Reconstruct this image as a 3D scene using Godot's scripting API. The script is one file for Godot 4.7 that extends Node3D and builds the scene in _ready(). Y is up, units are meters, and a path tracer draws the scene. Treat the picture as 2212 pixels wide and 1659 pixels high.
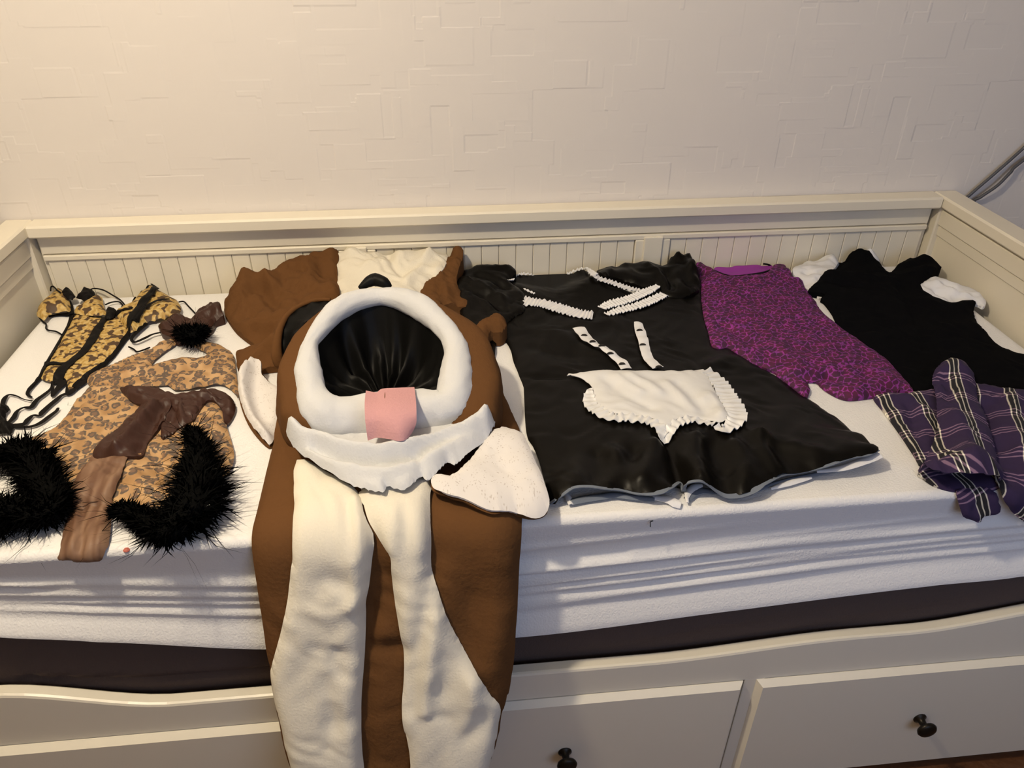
extends Node3D
# A daybed against a papered wall, with fancy-dress costumes laid out on its mattress. Metres, y up; the wall is z = 0, the bed runs along x.

const TOP := 0.7026      # mattress top
const EDGE := 0.846      # front of the mattress
const ROUND := 0.02
const LEAN := 0.30
var fields := {}
var M := {}
var wrinkle := FastNoiseLite.new()
var rng := RandomNumberGenerator.new()


func _ready() -> void:
	rng.seed = 7
	wrinkle.seed = 3
	wrinkle.noise_type = FastNoiseLite.TYPE_SIMPLEX_SMOOTH
	wrinkle.frequency = 1.0
	wrinkle.fractal_octaves = 2
	# camera
	var cam := Camera3D.new()
	cam.name = "camera"
	cam.fov = 53.19
	cam.near = 0.02
	add_child(cam)
	cam.position = Vector3(-0.1584, 1.4567, 1.6349)
	cam.rotation = Vector3(-0.5793, -0.1055, 0.0059)
	# dusk sky outside the unseen window, and exposure
	var env := Environment.new()
	env.background_mode = Environment.BG_COLOR
	env.background_color = Color(0.30, 0.38, 0.58)
	env.background_energy_multiplier = 0.5
	env.tonemap_mode = Environment.TONE_MAPPER_LINEAR
	env.tonemap_exposure = 1.0
	env.sdfgi_enabled = true
	env.ssao_enabled = true
	env.ssil_enabled = true
	var we := WorldEnvironment.new()
	we.name = "world"
	we.environment = env
	add_child(we)
	# sources out of view: ceiling lamp over the bed, bluish window behind the camera
	var lamp := OmniLight3D.new()
	lamp.name = "unseen_lamp_light"
	lamp.light_color = Color(1.0, 0.93, 0.81)
	lamp.light_energy = 1.95
	lamp.light_size = 0.05
	lamp.omni_range = 12.0
	lamp.omni_attenuation = 2.0
	lamp.shadow_enabled = true
	add_child(lamp)
	lamp.position = Vector3(-0.7, 2.13, 1.08)
	var day := AreaLight3D.new()
	day.name = "unseen_window_light"
	day.light_color = Color(0.72, 0.82, 1.0)
	day.light_energy = 1.3
	day.area_size = Vector2(1.3, 1.2)
	day.area_range = 12.0
	day.area_attenuation = 2.0
	day.shadow_enabled = true
	add_child(day)
	day.position = Vector3(0.75, 1.5, 2.67)

	materials()
	room()
	daybed()
	mattresses()
	corset()
	leopard_dress()
	dog_costume()
	maid_dress()
	purple_top()
	black_top()
	plaid_skirt()
	small_things()


# ---------------------------------------------------------------- naming
func tag(o: Node, label := "", category := "", group := "", kind := "") -> void:
	if label: o.set_meta("label", label)
	if category: o.set_meta("category", category)
	if group: o.set_meta("group", group)
	if kind: o.set_meta("kind", kind)


func thing(called: String, label: String, category: String, at := Vector3.ZERO) -> Node3D:
	var o := Node3D.new()
	o.name = called
	add_child(o)
	o.position = at
	tag(o, label, category)
	return o


func put(called: String, mesh: Mesh, m: Material, parent: Node = self) -> MeshInstance3D:
	var o := MeshInstance3D.new()
	var n := called
	var k := 0
	while parent.has_node(n):
		k += 1
		n = "%s_%03d" % [called, k]
	o.name = n
	o.mesh = mesh
	o.material_override = m
	parent.add_child(o, true)
	if parent is Node3D and parent != self:
		var w: Vector3 = (parent as Node3D).position
		if parent.get_parent() != self and parent.get_parent() is Node3D:
			w += (parent.get_parent() as Node3D).position
		o.position = -w
	return o


# ---------------------------------------------------------------- materials
func mat(c: Color, rough := 0.9, spec := 0.5) -> StandardMaterial3D:
	var m := StandardMaterial3D.new()
	m.albedo_color = c
	m.roughness = rough
	m.metallic_specular = spec
	return m


func grain(m: StandardMaterial3D, scale: float, strength: float, freq := 0.05, sd := 1) -> StandardMaterial3D:
	var n := FastNoiseLite.new()
	n.seed = sd
	n.frequency = freq
	n.fractal_octaves = 3
	var t := NoiseTexture2D.new()
	t.width = 256
	t.height = 256
	t.seamless = true
	t.as_normal_map = true
	t.bump_strength = 6.0
	t.noise = n
	m.normal_enabled = true
	m.normal_texture = t
	m.normal_scale = strength
	m.uv1_triplanar = true
	m.uv1_scale = Vector3.ONE * scale
	return m


func noise_bytes(size: int, type: int, freq: float, sd: int, ret := FastNoiseLite.RETURN_DISTANCE, warp := 0.0, octaves := 1) -> PackedByteArray:
	var n := FastNoiseLite.new()
	n.seed = sd
	n.noise_type = type
	n.frequency = freq
	n.cellular_return_type = ret
	n.cellular_jitter = 0.95
	n.fractal_type = FastNoiseLite.FRACTAL_FBM if octaves > 1 else FastNoiseLite.FRACTAL_NONE
	n.fractal_octaves = octaves
	if warp > 0.0:
		n.domain_warp_enabled = true
		n.domain_warp_amplitude = warp
		n.domain_warp_frequency = freq * 1.3
		n.domain_warp_fractal_type = FastNoiseLite.DOMAIN_WARP_FRACTAL_NONE
	var im := n.get_seamless_image(size, size, false, false, 0.12, true)
	im.convert(Image.FORMAT_L8)
	var data := im.get_data()
	var count := PackedInt32Array()
	count.resize(256)
	for v in data: count[v] += 1
	var below := 0
	var even := PackedByteArray()
	even.resize(256)
	for v in 256:
		even[v] = int(255.0 * (below + count[v] * 0.5) / data.size())
		below += count[v]
	for k in data.size(): data[k] = even[data[k]]
	return data


func texture(size: int, f: Callable) -> ImageTexture:
	var im := Image.create(size, size, true, Image.FORMAT_RGB8)
	for y in size:
		for x in size:
			im.set_pixel(x, y, f.call(x, y))
	im.generate_mipmaps()
	return ImageTexture.create_from_image(im)


func printed(t: Texture2D, rough := 0.8) -> StandardMaterial3D:
	var m := mat(Color.WHITE, rough)
	m.albedo_texture = t
	return m


func materials() -> void:
	M.paint = mat(Color(0.90, 0.87, 0.80), 0.34, 0.5)
	M.sheet = grain(mat(Color(0.90, 0.895, 0.89), 0.95, 0.3), 14.0, 0.35, 0.06, 4)
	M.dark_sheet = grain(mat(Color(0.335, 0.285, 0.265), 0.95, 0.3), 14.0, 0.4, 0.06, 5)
	M.ceiling = mat(Color(0.74, 0.73, 0.72), 0.95)  # out of view, toned down so less light bounces back
	M.unseen_wall = mat(Color(0.62, 0.585, 0.53), 0.95)  # walls out of view, kept darker to limit bounced light
	M.floor = grain(mat(Color(0.33, 0.2, 0.1), 0.5), 3.0, 0.3)
	M.brown = grain(mat(Color(0.375, 0.255, 0.15), 0.95, 0.2), 9.0, 0.25, 0.05, 6)
	M.fleece = grain(mat(Color(0.795, 0.80, 0.81), 1.0, 0.2), 16.0, 0.25, 0.05, 7)
	M.cream = grain(mat(Color(0.87, 0.845, 0.785), 1.0, 0.2), 16.0, 0.25, 0.05, 7)
	M.plush = grain(mat(Color(0.90, 0.87, 0.84), 1.0, 0.2), 30.0, 1.0, 0.09, 8)
	M.lining = mat(Color(0.05, 0.048, 0.045), 0.5, 0.25)
	M.pink = grain(mat(Color(0.76, 0.575, 0.585), 0.95, 0.3), 16.0, 0.4, 0.05, 9)
	M.satin = mat(Color(0.05, 0.042, 0.032), 0.36, 0.22)
	M.black = mat(Color(0.035, 0.035, 0.045), 0.9, 0.15)
	M.trim = mat(Color(0.06, 0.052, 0.052), 0.6, 0.25)
	M.white = mat(Color(0.88, 0.88, 0.89), 0.6, 0.4)
	M.apron = mat(Color(0.86, 0.86, 0.86), 0.38, 0.5)
	M.net = mat(Color(0.42, 0.45, 0.5), 0.7, 0.3)
	M.purple_plain = mat(Color(0.58, 0.2, 0.62), 0.8)
	M.fur = mat(Color(0.022, 0.022, 0.022), 0.75, 0.15)
	M.silver = mat(Color(0.85, 0.87, 0.85), 0.25, 0.8)
	M.silver.metallic = 0.8
	M.sash = mat(Color(0.235, 0.145, 0.115), 0.42, 0.35)
	M.sash_sheer = mat(Color(0.46, 0.35, 0.28), 0.5, 0.3)
	var streak := noise_bytes(256, FastNoiseLite.TYPE_SIMPLEX_SMOOTH, 0.03, 51, 0, 0.0, 2)
	M.sash_sheer.albedo_color = Color.WHITE
	M.sash_sheer.albedo_texture = texture(256, func(x, y): return Color(0.40, 0.29, 0.225).lerp(Color(0.52, 0.41, 0.33), streak[y * 256 + x] / 255.0))
	M.sash_sheer.uv1_scale = Vector3(2.2, 0.4, 1.0)
	M.bronze = mat(Color(0.13, 0.11, 0.08), 0.4, 0.5)
	M.bronze.metallic = 0.6
	M.cable = mat(Color(0.30, 0.30, 0.32), 0.5)
	M.slit = mat(Color(0.12, 0.1, 0.09), 0.9)
	# prints, each computed: spots with broken dark rims, a net of pale lines, blotches, a tartan
	var a := noise_bytes(512, FastNoiseLite.TYPE_CELLULAR, 0.037, 11, FastNoiseLite.RETURN_DISTANCE, 6.0)
	var b := noise_bytes(512, FastNoiseLite.TYPE_SIMPLEX_SMOOTH, 0.05, 12, 0, 0.0, 2)
	var c := noise_bytes(512, FastNoiseLite.TYPE_SIMPLEX_SMOOTH, 0.012, 13, 0, 0.0, 2)
	M.leopard = printed(texture(512, func(x, y):
		var i: int = y * 512 + x
		var d: float = a[i] / 255.0
		var n: float = b[i] / 255.0
		var base := Color(0.75, 0.61, 0.44).lerp(Color(0.62, 0.475, 0.31), c[i] / 255.0)
		var rim := smoothstep(0.60, 0.50, d) * smoothstep(0.16, 0.30, n)
		var heart := smoothstep(0.20, 0.10, d)
		return base.lerp(Color(0.30, 0.265, 0.25), rim * 0.85).lerp(Color(0.50, 0.38, 0.29), heart * 0.7)), 0.75)
	var e := noise_bytes(512, FastNoiseLite.TYPE_CELLULAR, 0.034, 21, FastNoiseLite.RETURN_DISTANCE2_SUB, 6.0)
	M.purple = printed(texture(512, func(x, y):
		var i: int = y * 512 + x
		var k := smoothstep(0.42, 0.14, e[i] / 255.0 + (b[i] / 255.0 - 0.5) * 0.45)
		var dark := Color(0.34, 0.08, 0.24).lerp(Color(0.23, 0.05, 0.21), c[i] / 255.0)
		var net_line := Color(0.60, 0.19, 0.58).lerp(Color(0.47, 0.17, 0.52), c[i] / 255.0)
		return dark.lerp(net_line, k)), 0.75)
	var g := noise_bytes(512, FastNoiseLite.TYPE_SIMPLEX_SMOOTH, 0.022, 31, 0, 10.0, 2)
	M.ocelot = printed(texture(512, func(x, y):
		var i: int = y * 512 + x
		var base := Color(0.78, 0.68, 0.46).lerp(Color(0.66, 0.52, 0.24), b[i] / 255.0)
		var k := smoothstep(0.62, 0.76, g[i] / 255.0)
		return base.lerp(Color(0.25, 0.17, 0.10), k * 0.92)), 0.6)
	M.plaid = printed(texture(256, func(x, y):
		var u: float = x / 256.0
		var v: float = y / 256.0
		var col := Color(0.165, 0.105, 0.25)
		var bar := 1.0 if absf(u - 0.5) < 0.13 else 0.0
		col = col.lerp(Color(0.09, 0.08, 0.11), bar)
		var w := 0.0
		for k in [0.36, 0.5, 0.64]:
			w = maxf(w, smoothstep(0.026, 0.012, absf(u - k)))
		var hz := 0.0
		for k in [0.38, 0.5, 0.62]:
			hz = maxf(hz, smoothstep(0.026, 0.014, absf(v - k)))
		col = col.lerp(Color(0.62, 0.50, 0.58), hz * 0.7)
		col = col.lerp(Color(0.80, 0.78, 0.72), w * 0.9)
		return col.lerp(Color(0.97, 0.96, 0.90), w * hz)), 0.9)
	var fleck := noise_bytes(256, FastNoiseLite.TYPE_SIMPLEX_SMOOTH, 0.16, 41)
	var fleck2 := noise_bytes(256, FastNoiseLite.TYPE_SIMPLEX_SMOOTH, 0.03, 42)
	M.speckled = printed(texture(256, func(x, y):
		var i: int = y * 256 + x
		var k := smoothstep(0.88, 0.97, fleck[i] / 255.0) * smoothstep(0.4, 0.7, fleck2[i] / 255.0)
		return Color(0.845, 0.83, 0.82).lerp(Color(0.72, 0.69, 0.67), k)), 1.0)
	# embossed wallpaper: overlapping upright and lying rectangles of slightly different height
	var size := 1024
	var im := Image.create(size, size, false, Image.FORMAT_RF)
	im.fill(Color(0.5, 0, 0))
	for k in 520:
		var w := rng.randi_range(40, 130)
		var hh := rng.randi_range(30, 110)
		var x := rng.randi_range(0, size)
		var y := rng.randi_range(0, size)
		var z := rng.randf_range(0.35, 0.65)
		for dx in [0, -size]:
			for dy in [0, -size]:
				im.fill_rect(Rect2i(x + dx, y + dy, w, hh), Color(z, 0, 0))
	im.resize(size / 2, size / 2, Image.INTERPOLATE_LANCZOS)
	im.resize(size, size, Image.INTERPOLATE_CUBIC)
	im.convert(Image.FORMAT_RGBA8)
	im.bump_map_to_normal_map(5.0)
	var wall := mat(Color(0.88, 0.855, 0.83), 0.75, 0.4)
	wall.normal_enabled = true
	wall.normal_texture = ImageTexture.create_from_image(im)
	wall.normal_scale = 0.55
	wall.uv1_triplanar = true
	wall.uv1_scale = Vector3.ONE * 1.0
	M.wall = wall


# ---------------------------------------------------------------- geometry helpers
func face(st: SurfaceTool, p: Array, inside: Vector3) -> void:
	var mid := Vector3.ZERO
	for q in p: mid += q
	mid /= p.size()
	var n: Vector3 = (p[2] - p[0]).cross(p[1] - p[0])
	var r := p.duplicate()
	if n.dot(mid - inside) < 0.0: r.reverse()
	for k in range(1, r.size() - 1):
		st.add_vertex(r[0]); st.add_vertex(r[k]); st.add_vertex(r[k + 1])


func box(st: SurfaceTool, a: Vector3, b: Vector3, bevel := 0.002) -> void:
	var c := (a + b) * 0.5
	var h := (b - a).abs() * 0.5
	var e := minf(bevel, minf(h.x, minf(h.y, h.z)) * 0.49)
	var P := func(s: Vector3, axis: int) -> Vector3:
		var q := Vector3(s.x * (h.x - e), s.y * (h.y - e), s.z * (h.z - e))
		q[axis] = s[axis] * h[axis]
		return c + q
	for ax in 3:
		var u := (ax + 1) % 3
		var v := (ax + 2) % 3
		for s in [-1.0, 1.0]:
			var ring := []
			for t in [[-1.0, -1.0], [1.0, -1.0], [1.0, 1.0], [-1.0, 1.0]]:
				var q := Vector3.ZERO
				q[ax] = s; q[u] = t[0]; q[v] = t[1]
				ring.append(P.call(q, ax))
			face(st, ring, c)
		for s in [-1.0, 1.0]:
			for t in [-1.0, 1.0]:
				var q0 := Vector3.ZERO
				q0[u] = s; q0[v] = t; q0[ax] = -1.0
				var q1 := q0
				q1[ax] = 1.0
				face(st, [P.call(q0, u), P.call(q1, u), P.call(q1, v), P.call(q0, v)], c)
	for sx in [-1.0, 1.0]:
		for sy in [-1.0, 1.0]:
			for sz in [-1.0, 1.0]:
				var q := Vector3(sx, sy, sz)
				face(st, [P.call(q, 0), P.call(q, 1), P.call(q, 2)], c)


func begin() -> SurfaceTool:
	var st := SurfaceTool.new()
	st.begin(Mesh.PRIMITIVE_TRIANGLES)
	st.set_smooth_group(-1)
	return st


func done(st: SurfaceTool) -> ArrayMesh:
	st.generate_normals()
	return st.commit()


func block(called: String, a: Vector3, b: Vector3, m: Material, parent: Node = self, bevel := 0.003) -> MeshInstance3D:
	var st := begin()
	box(st, a, b, bevel)
	return put(called, done(st), m, parent)


func lathe(profile: Array, sides := 24) -> ArrayMesh:      # [radius, height] pairs round the y axis
	var g := []
	for p in profile:
		var row := PackedVector3Array()
		for k in sides:
			var t := TAU * k / sides
			row.append(Vector3(cos(t) * p[0], p[1], sin(t) * p[0]))
		g.append(row)
	return grid_mesh(g, 0.0, true)


# A surface through rows of points; thick > 0 gives it a back and an edge; closed joins the row's ends.
func grid_mesh(g: Array, thick := 0.0, closed := false, tile := 0.3, flip := false) -> ArrayMesh:
	var n: int = g.size()
	var m: int = g[0].size()
	var V := PackedVector3Array()
	var U := PackedVector2Array()
	for i in n:
		for j in m:
			V.append(g[i][j])
			U.append(Vector2(g[i][j].x, g[i][j].z) / tile)
	var I := PackedInt32Array()
	var mm := m if closed else m - 1
	for i in n - 1:
		for j in mm:
			var a := i * m + j
			var b := i * m + (j + 1) % m
			var c := a + m
			var d := b + m
			if flip: I.append_array([a, c, b, b, c, d])
			else: I.append_array([a, b, c, b, d, c])
	var N := normals(V, I)
	var size := V.size()
	if thick > 0.0:
		for k in size:
			V.append(V[k] - N[k] * thick)
			N.append(-N[k])
			U.append(U[k])
		var back := PackedInt32Array()
		for k in range(0, I.size(), 3):
			back.append_array([I[k] + size, I[k + 2] + size, I[k + 1] + size])
		I.append_array(back)
		var edges := []
		for j in mm:
			edges.append([j, (j + 1) % m])
			edges.append([(n - 1) * m + (j + 1) % m, (n - 1) * m + j])
		if not closed:
			for i in n - 1:
				edges.append([(i + 1) * m, i * m])
				edges.append([i * m + m - 1, (i + 1) * m + m - 1])
		rim(V, N, U, I, edges, size, flip)
	return arrays(V, N, U, I)


func rim(V: PackedVector3Array, N: PackedVector3Array, U: PackedVector2Array, I: PackedInt32Array, edges: Array, size: int, flip := false) -> void:
	for e in edges:
		var q := [V[e[0]], V[e[1]], V[e[1] + size], V[e[0] + size]]
		var nn: Vector3 = (q[1] - q[0]).cross(q[3] - q[0]).normalized() * (-1.0 if flip else 1.0)
		var at := V.size()
		for k in 4:
			V.append(q[k]); N.append(nn); U.append(U[e[0]])
		if flip: I.append_array([at, at + 1, at + 2, at, at + 2, at + 3])
		else: I.append_array([at, at + 2, at + 1, at, at + 3, at + 2])


func normals(V: PackedVector3Array, I: PackedInt32Array) -> PackedVector3Array:
	var N := PackedVector3Array()
	N.resize(V.size())
	for k in range(0, I.size(), 3):
		var f := (V[I[k + 2]] - V[I[k]]).cross(V[I[k + 1]] - V[I[k]])
		N[I[k]] += f; N[I[k + 1]] += f; N[I[k + 2]] += f
	for k in N.size():
		N[k] = N[k].normalized() if N[k].length_squared() > 1e-20 else Vector3.UP
	return N


func arrays(V: PackedVector3Array, N: PackedVector3Array, U: PackedVector2Array, I: PackedInt32Array) -> ArrayMesh:
	var A := []
	A.resize(Mesh.ARRAY_MAX)
	A[Mesh.ARRAY_VERTEX] = V
	A[Mesh.ARRAY_NORMAL] = N
	A[Mesh.ARRAY_TEX_UV] = U
	A[Mesh.ARRAY_INDEX] = I
	var mesh := ArrayMesh.new()
	mesh.add_surface_from_arrays(Mesh.PRIMITIVE_TRIANGLES, A)
	return mesh


# A place on the bed: s runs over the mattress top from the wall, round its front edge and down; h is the height off that surface.
func lift(x: float, s: float, h: float) -> Vector3:
	var s0 := EDGE - ROUND
	var full := PI / 2 - LEAN
	if s <= s0: return Vector3(x, TOP + h, s)
	var t := (s - s0) / ROUND
	if t <= full:
		return Vector3(x, TOP - ROUND + (ROUND + h) * cos(t), s0 + (ROUND + h) * sin(t))
	var e := s - s0 - ROUND * full
	var c := cos(full)
	var q := sin(full)
	return Vector3(x, TOP - ROUND + (ROUND + h) * c - e * q, s0 + (ROUND + h) * q + e * c)


func cat(a, b, c, d, t: float):
	return 0.5 * (2.0 * b + (c - a) * t + (2.0 * a - 5.0 * b + 4.0 * c - d) * t * t + (3.0 * b - a - 3.0 * c + d) * t * t * t)


func spline(p: PackedVector3Array, sub: int, closed := false) -> PackedVector3Array:
	var o := PackedVector3Array()
	var n := p.size()
	for i in (n if closed else n - 1):
		var a := p[(i - 1 + n) % n] if closed else p[maxi(i - 1, 0)]
		var d := p[(i + 2) % n] if closed else p[mini(i + 2, n - 1)]
		for k in sub:
			o.append(cat(a, p[i], p[(i + 1) % n], d, float(k) / sub))
	if not closed: o.append(p[n - 1])
	return o


func triples(a: Array) -> PackedVector3Array:      # millimetres to metres
	var o := PackedVector3Array()
	for k in range(0, a.size(), 3): o.append(Vector3(a[k], a[k + 1], a[k + 2]) * 0.001)
	return o


func height_of(names: Array, x: float, s: float) -> float:
	var best := 0.0
	for n in names:
		var f: Dictionary = fields[n]
		var u: float = (x - f.x) / f.c
		var v: float = (s - f.s) / f.c
		var i := int(floor(u))
		var j := int(floor(v))
		if i < 0 or j < 0 or i >= f.nx - 1 or j >= f.ns - 1: continue
		u -= i; v -= j
		var k: int = j * f.nx + i
		var h: PackedFloat32Array = f.h
		best = maxf(best, lerpf(lerpf(h[k], h[k + 1], u), lerpf(h[k + f.nx], h[k + f.nx + 1], u), v))
	return best


# Cloth lying on the bed: an outline of (x, s, height) in millimetres, filled with a fine mesh whose height comes from the outline's heights, a rounded edge (puff, edge), folds ([height, width, x, s, x, s ...]) and wrinkles.
func cloth(called: String, outline: Array, m: Material, parent: Node, o := {}) -> MeshInstance3D:
	var cell: float = o.get("cell", 0.006)
	var puff: float = o.get("puff", 8.0) * 0.001
	var edge: float = o.get("edge", 25.0) * 0.001
	var gap: float = o.get("gap", 3.0) * 0.001
	var thick: float = o.get("thick", 1.5) * 0.001
	var amp: float = o.get("wrinkle", 2.0) * 0.001
	var wf: float = o.get("freq", 18.0)
	var st: float = o.get("stretch", 1.0)
	var ang: float = deg_to_rad(o.get("angle", 0.0))
	var base: Array = o.get("base", [])
	var wall: bool = o.get("wall", false)
	var rot: float = deg_to_rad(o.get("rot", 0.0))
	var tile: float = o.get("tile", 0.3)
	var raw := triples(outline)
	var P := spline(raw, o.get("sub", 3), true)
	var poly := PackedVector2Array()
	var lo := Vector2(1e9, 1e9)
	var hi := -lo
	for p in P:
		poly.append(Vector2(p.x, p.y))
		lo = lo.min(poly[-1])
		hi = hi.max(poly[-1])
	lo -= Vector2.ONE * cell * 1.5
	var nx := int((hi.x - lo.x) / cell) + 3
	var ns := int((hi.y - lo.y) / cell) + 3
	var D := PackedFloat32Array()
	var H := PackedFloat32Array()
	D.resize(nx * ns)
	H.resize(nx * ns)
	var F := []
	for f in o.get("folds", []):
		for k in range(2, f.size() - 3, 2):
			F.append([f[0] * 0.001, f[1] * 0.001, Vector2(f[k], f[k + 1]) * 0.001, Vector2(f[k + 2], f[k + 3]) * 0.001, F.size() if k == 2 else -1])
	var np := poly.size()
	for j in ns:
		for i in nx:
			var q := lo + Vector2(i, j) * cell
			var d2 := 1e9
			var prev := poly[np - 1]
			for k in np:
				var nxt := poly[k]
				var ab := nxt - prev
				var t := clampf((q - prev).dot(ab) / maxf(ab.length_squared(), 1e-12), 0.0, 1.0)
				d2 = minf(d2, (prev + ab * t - q).length_squared())
				prev = nxt
			var d := sqrt(d2)
			var at := j * nx + i
			if not Geometry2D.is_point_in_polygon(q, poly): d = -d
			D[at] = d
			if d < -2.0 * cell: continue
			var h := 0.0
			if base.is_empty():
				var wsum := 0.0
				for p in raw:
					var w := 1.0 / (pow((p.x - q.x) * (p.x - q.x) + (p.y - q.y) * (p.y - q.y), 1.5) + 1e-7)
					wsum += w
					h += w * p.z
				h /= wsum
			else:
				h = height_of(base, q.x, q.y) + gap
			var r := clampf(d / edge, 0.0, 1.0)
			var e := sqrt(maxf(0.0, 1.0 - (1.0 - r) * (1.0 - r)))
			h += puff * e
			var groups := {}
			var gid := 0
			for f in F:
				if f[4] >= 0: gid = f[4]
				var ab: Vector2 = f[3] - f[2]
				var t := clampf((q - f[2]).dot(ab) / maxf(ab.length_squared(), 1e-12), 0.0, 1.0)
				var dd: float = (f[2] + ab * t - q).length() / f[1]
				if dd < 3.0:
					var val: float = f[0] * exp(-dd * dd)
					if absf(val) > absf(groups.get(gid, 0.0)): groups[gid] = val
			for k in groups: h += groups[k] * lerpf(0.25, 1.0, e)
			if amp > 0.0:
				var z := q.rotated(ang)
				var wx := z.x * wf + raw.size()
				var wy := z.y * wf * st
				var bend := wrinkle.get_noise_2d(wx * 0.6 + 40.0, wy * 0.6)
				h += amp * (0.3 + 0.7 * e) * (0.55 * wrinkle.get_noise_2d(wx * 0.7, wy * 0.7) + 0.6 * (0.35 - absf(1.6 * wrinkle.get_noise_2d(wx + bend * 0.8, wy - bend * 0.8 + 9.0))))
			H[at] = maxf(h, 0.003)
	var V2 := []
	var keys := {}
	var I := PackedInt32Array()
	var edges := []
	var cuts := []
	for j in ns - 1:
		for i in nx - 1:
			var a := j * nx + i
			if D[a] < -2.0 * cell and D[a + 1] < -2.0 * cell and D[a + nx] < -2.0 * cell: continue
			for tri in [[a, a + 1, a + nx + 1], [a, a + nx + 1, a + nx]]:
				var ring := []
				var cut := []
				for k in 3:
					var p: int = tri[k]
					var q: int = tri[(k + 1) % 3]
					if D[p] > 0.0: ring.append(vertex(keys, V2, p, p, D, H, nx, lo, cell))
					if (D[p] > 0.0) != (D[q] > 0.0):
						ring.append(vertex(keys, V2, mini(p, q), maxi(p, q), D, H, nx, lo, cell))
						cut.append([ring[-1], D[p] > 0.0])
				if ring.size() < 3: continue
				for k in range(1, ring.size() - 1): I.append_array([ring[0], ring[k], ring[k + 1]])
				if cut.size() == 2:
					edges.append([cut[0][0], cut[1][0]] if cut[0][1] else [cut[1][0], cut[0][0]])
	var V := PackedVector3Array()
	var U := PackedVector2Array()
	for v in V2:
		V.append(lift(v.x, v.y, v.z))
		U.append(Vector2(v.x, v.y).rotated(rot) / tile)
	var N := normals(V, I)
	var size := V.size()
	if size == 0:
		push_error("empty cloth " + called)
	for k in size:
		if wall: V.append(lift(V2[k].x, V2[k].y, height_of(base, V2[k].x, V2[k].y) if base else 0.0006))
		else: V.append(V[k] - N[k] * thick)
		N.append(-N[k])
		U.append(U[k])
	var back := PackedInt32Array()
	for k in range(0, I.size(), 3): back.append_array([I[k] + size, I[k + 2] + size, I[k + 1] + size])
	I.append_array(back)
	rim(V, N, U, I, edges, size)
	for k in D.size():
		if D[k] < 0.0: H[k] = 0.0
	fields[called + o.get("id", "")] = {"x": lo.x, "s": lo.y, "c": cell, "nx": nx, "ns": ns, "h": H}
	return put(called, arrays(V, N, U, I), m, parent)


func vertex(keys: Dictionary, V2: Array, p: int, q: int, D: PackedFloat32Array, H: PackedFloat32Array, nx: int, lo: Vector2, cell: float) -> int:
	var key := p * 4194304 + q
	if keys.has(key): return keys[key]
	var a := Vector3(lo.x + (p % nx) * cell, lo.y + (p / nx) * cell, H[p])
	if p != q:
		var b := Vector3(lo.x + (q % nx) * cell, lo.y + (q / nx) * cell, H[q])
		a = a.lerp(b, clampf(D[p] / (D[p] - D[q]), 0.02, 0.98))
	V2.append(a)
	keys[key] = V2.size() - 1
	return V2.size() - 1


# A ribbon along a path of (x, s, height) millimetres: flat, or ruffled (wave height, wave length in millimetres).
func ribbon(called: String, path: Array, widths: Array, m: Material, parent: Node, o := {}) -> MeshInstance3D:
	var p := spline(triples(path), o.get("sub", 8))
	var base: Array = o.get("base", [])
	var wave: float = o.get("wave", 0.0) * 0.001
	var length: float = o.get("length", 8.0) * 0.001
	var ragged: float = o.get("ragged", 0.0) * 0.001
	var rest: float = o.get("rest", 0.0)
	var g := []
	var run := 0.0
	var nu: int = o.get("across", 5)
	var fine := PackedVector3Array()
	if wave > 0.0:
		for k in p.size() - 1:
			var cnt := maxi(1, int((p[k + 1] - p[k]).length() / (length / 9.0)))
			for c in cnt: fine.append(p[k].lerp(p[k + 1], float(c) / cnt))
		fine.append(p[-1])
	else:
		fine = p
	var n := fine.size()
	for k in n:
		var a := fine[maxi(k - 1, 0)]
		var b := fine[mini(k + 1, n - 1)]
		var dir := Vector2(b.x - a.x, b.y - a.y).normalized()
		var side := Vector2(-dir.y, dir.x)
		if k > 0: run += (fine[k] - fine[k - 1]).length()
		var t := float(k) / (n - 1) * (widths.size() - 1)
		var wi := mini(int(t), widths.size() - 2) if widths.size() > 1 else 0
		var w: float = (lerpf(widths[wi], widths[wi + 1], t - wi) if widths.size() > 1 else float(widths[0])) * 0.001
		var row := PackedVector3Array()
		for u in nu:
			var v := float(u) / (nu - 1) * 2.0 - 1.0
			var free := absf(v) if not o.get("one_sided", false) else (v + 1.0) * 0.5
			var off := v * w * 0.5 + signf(v) * free * ragged * sin(run / length * TAU * 0.63 + 1.0)
			var x := fine[k].x + side.x * off
			var s := fine[k].y + side.y * off
			var h := fine[k].z + (height_of(base, x, s) if base else 0.0) + rest * 0.001
			h += wave * (0.25 + free) * sin(run / length * TAU + 0.9 * sin(run / length * 1.7) + v * 0.5)
			if o.get("arch", 0.0): h += o.arch * 0.001 * (1.0 - v * v)
			row.append(lift(x, s, maxf(h, 0.001)))
		g.append(row)
	return put(called, grid_mesh(g, o.get("thick", 1.0) * 0.001, false, o.get("tile", 0.3), true), m, parent)


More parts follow.
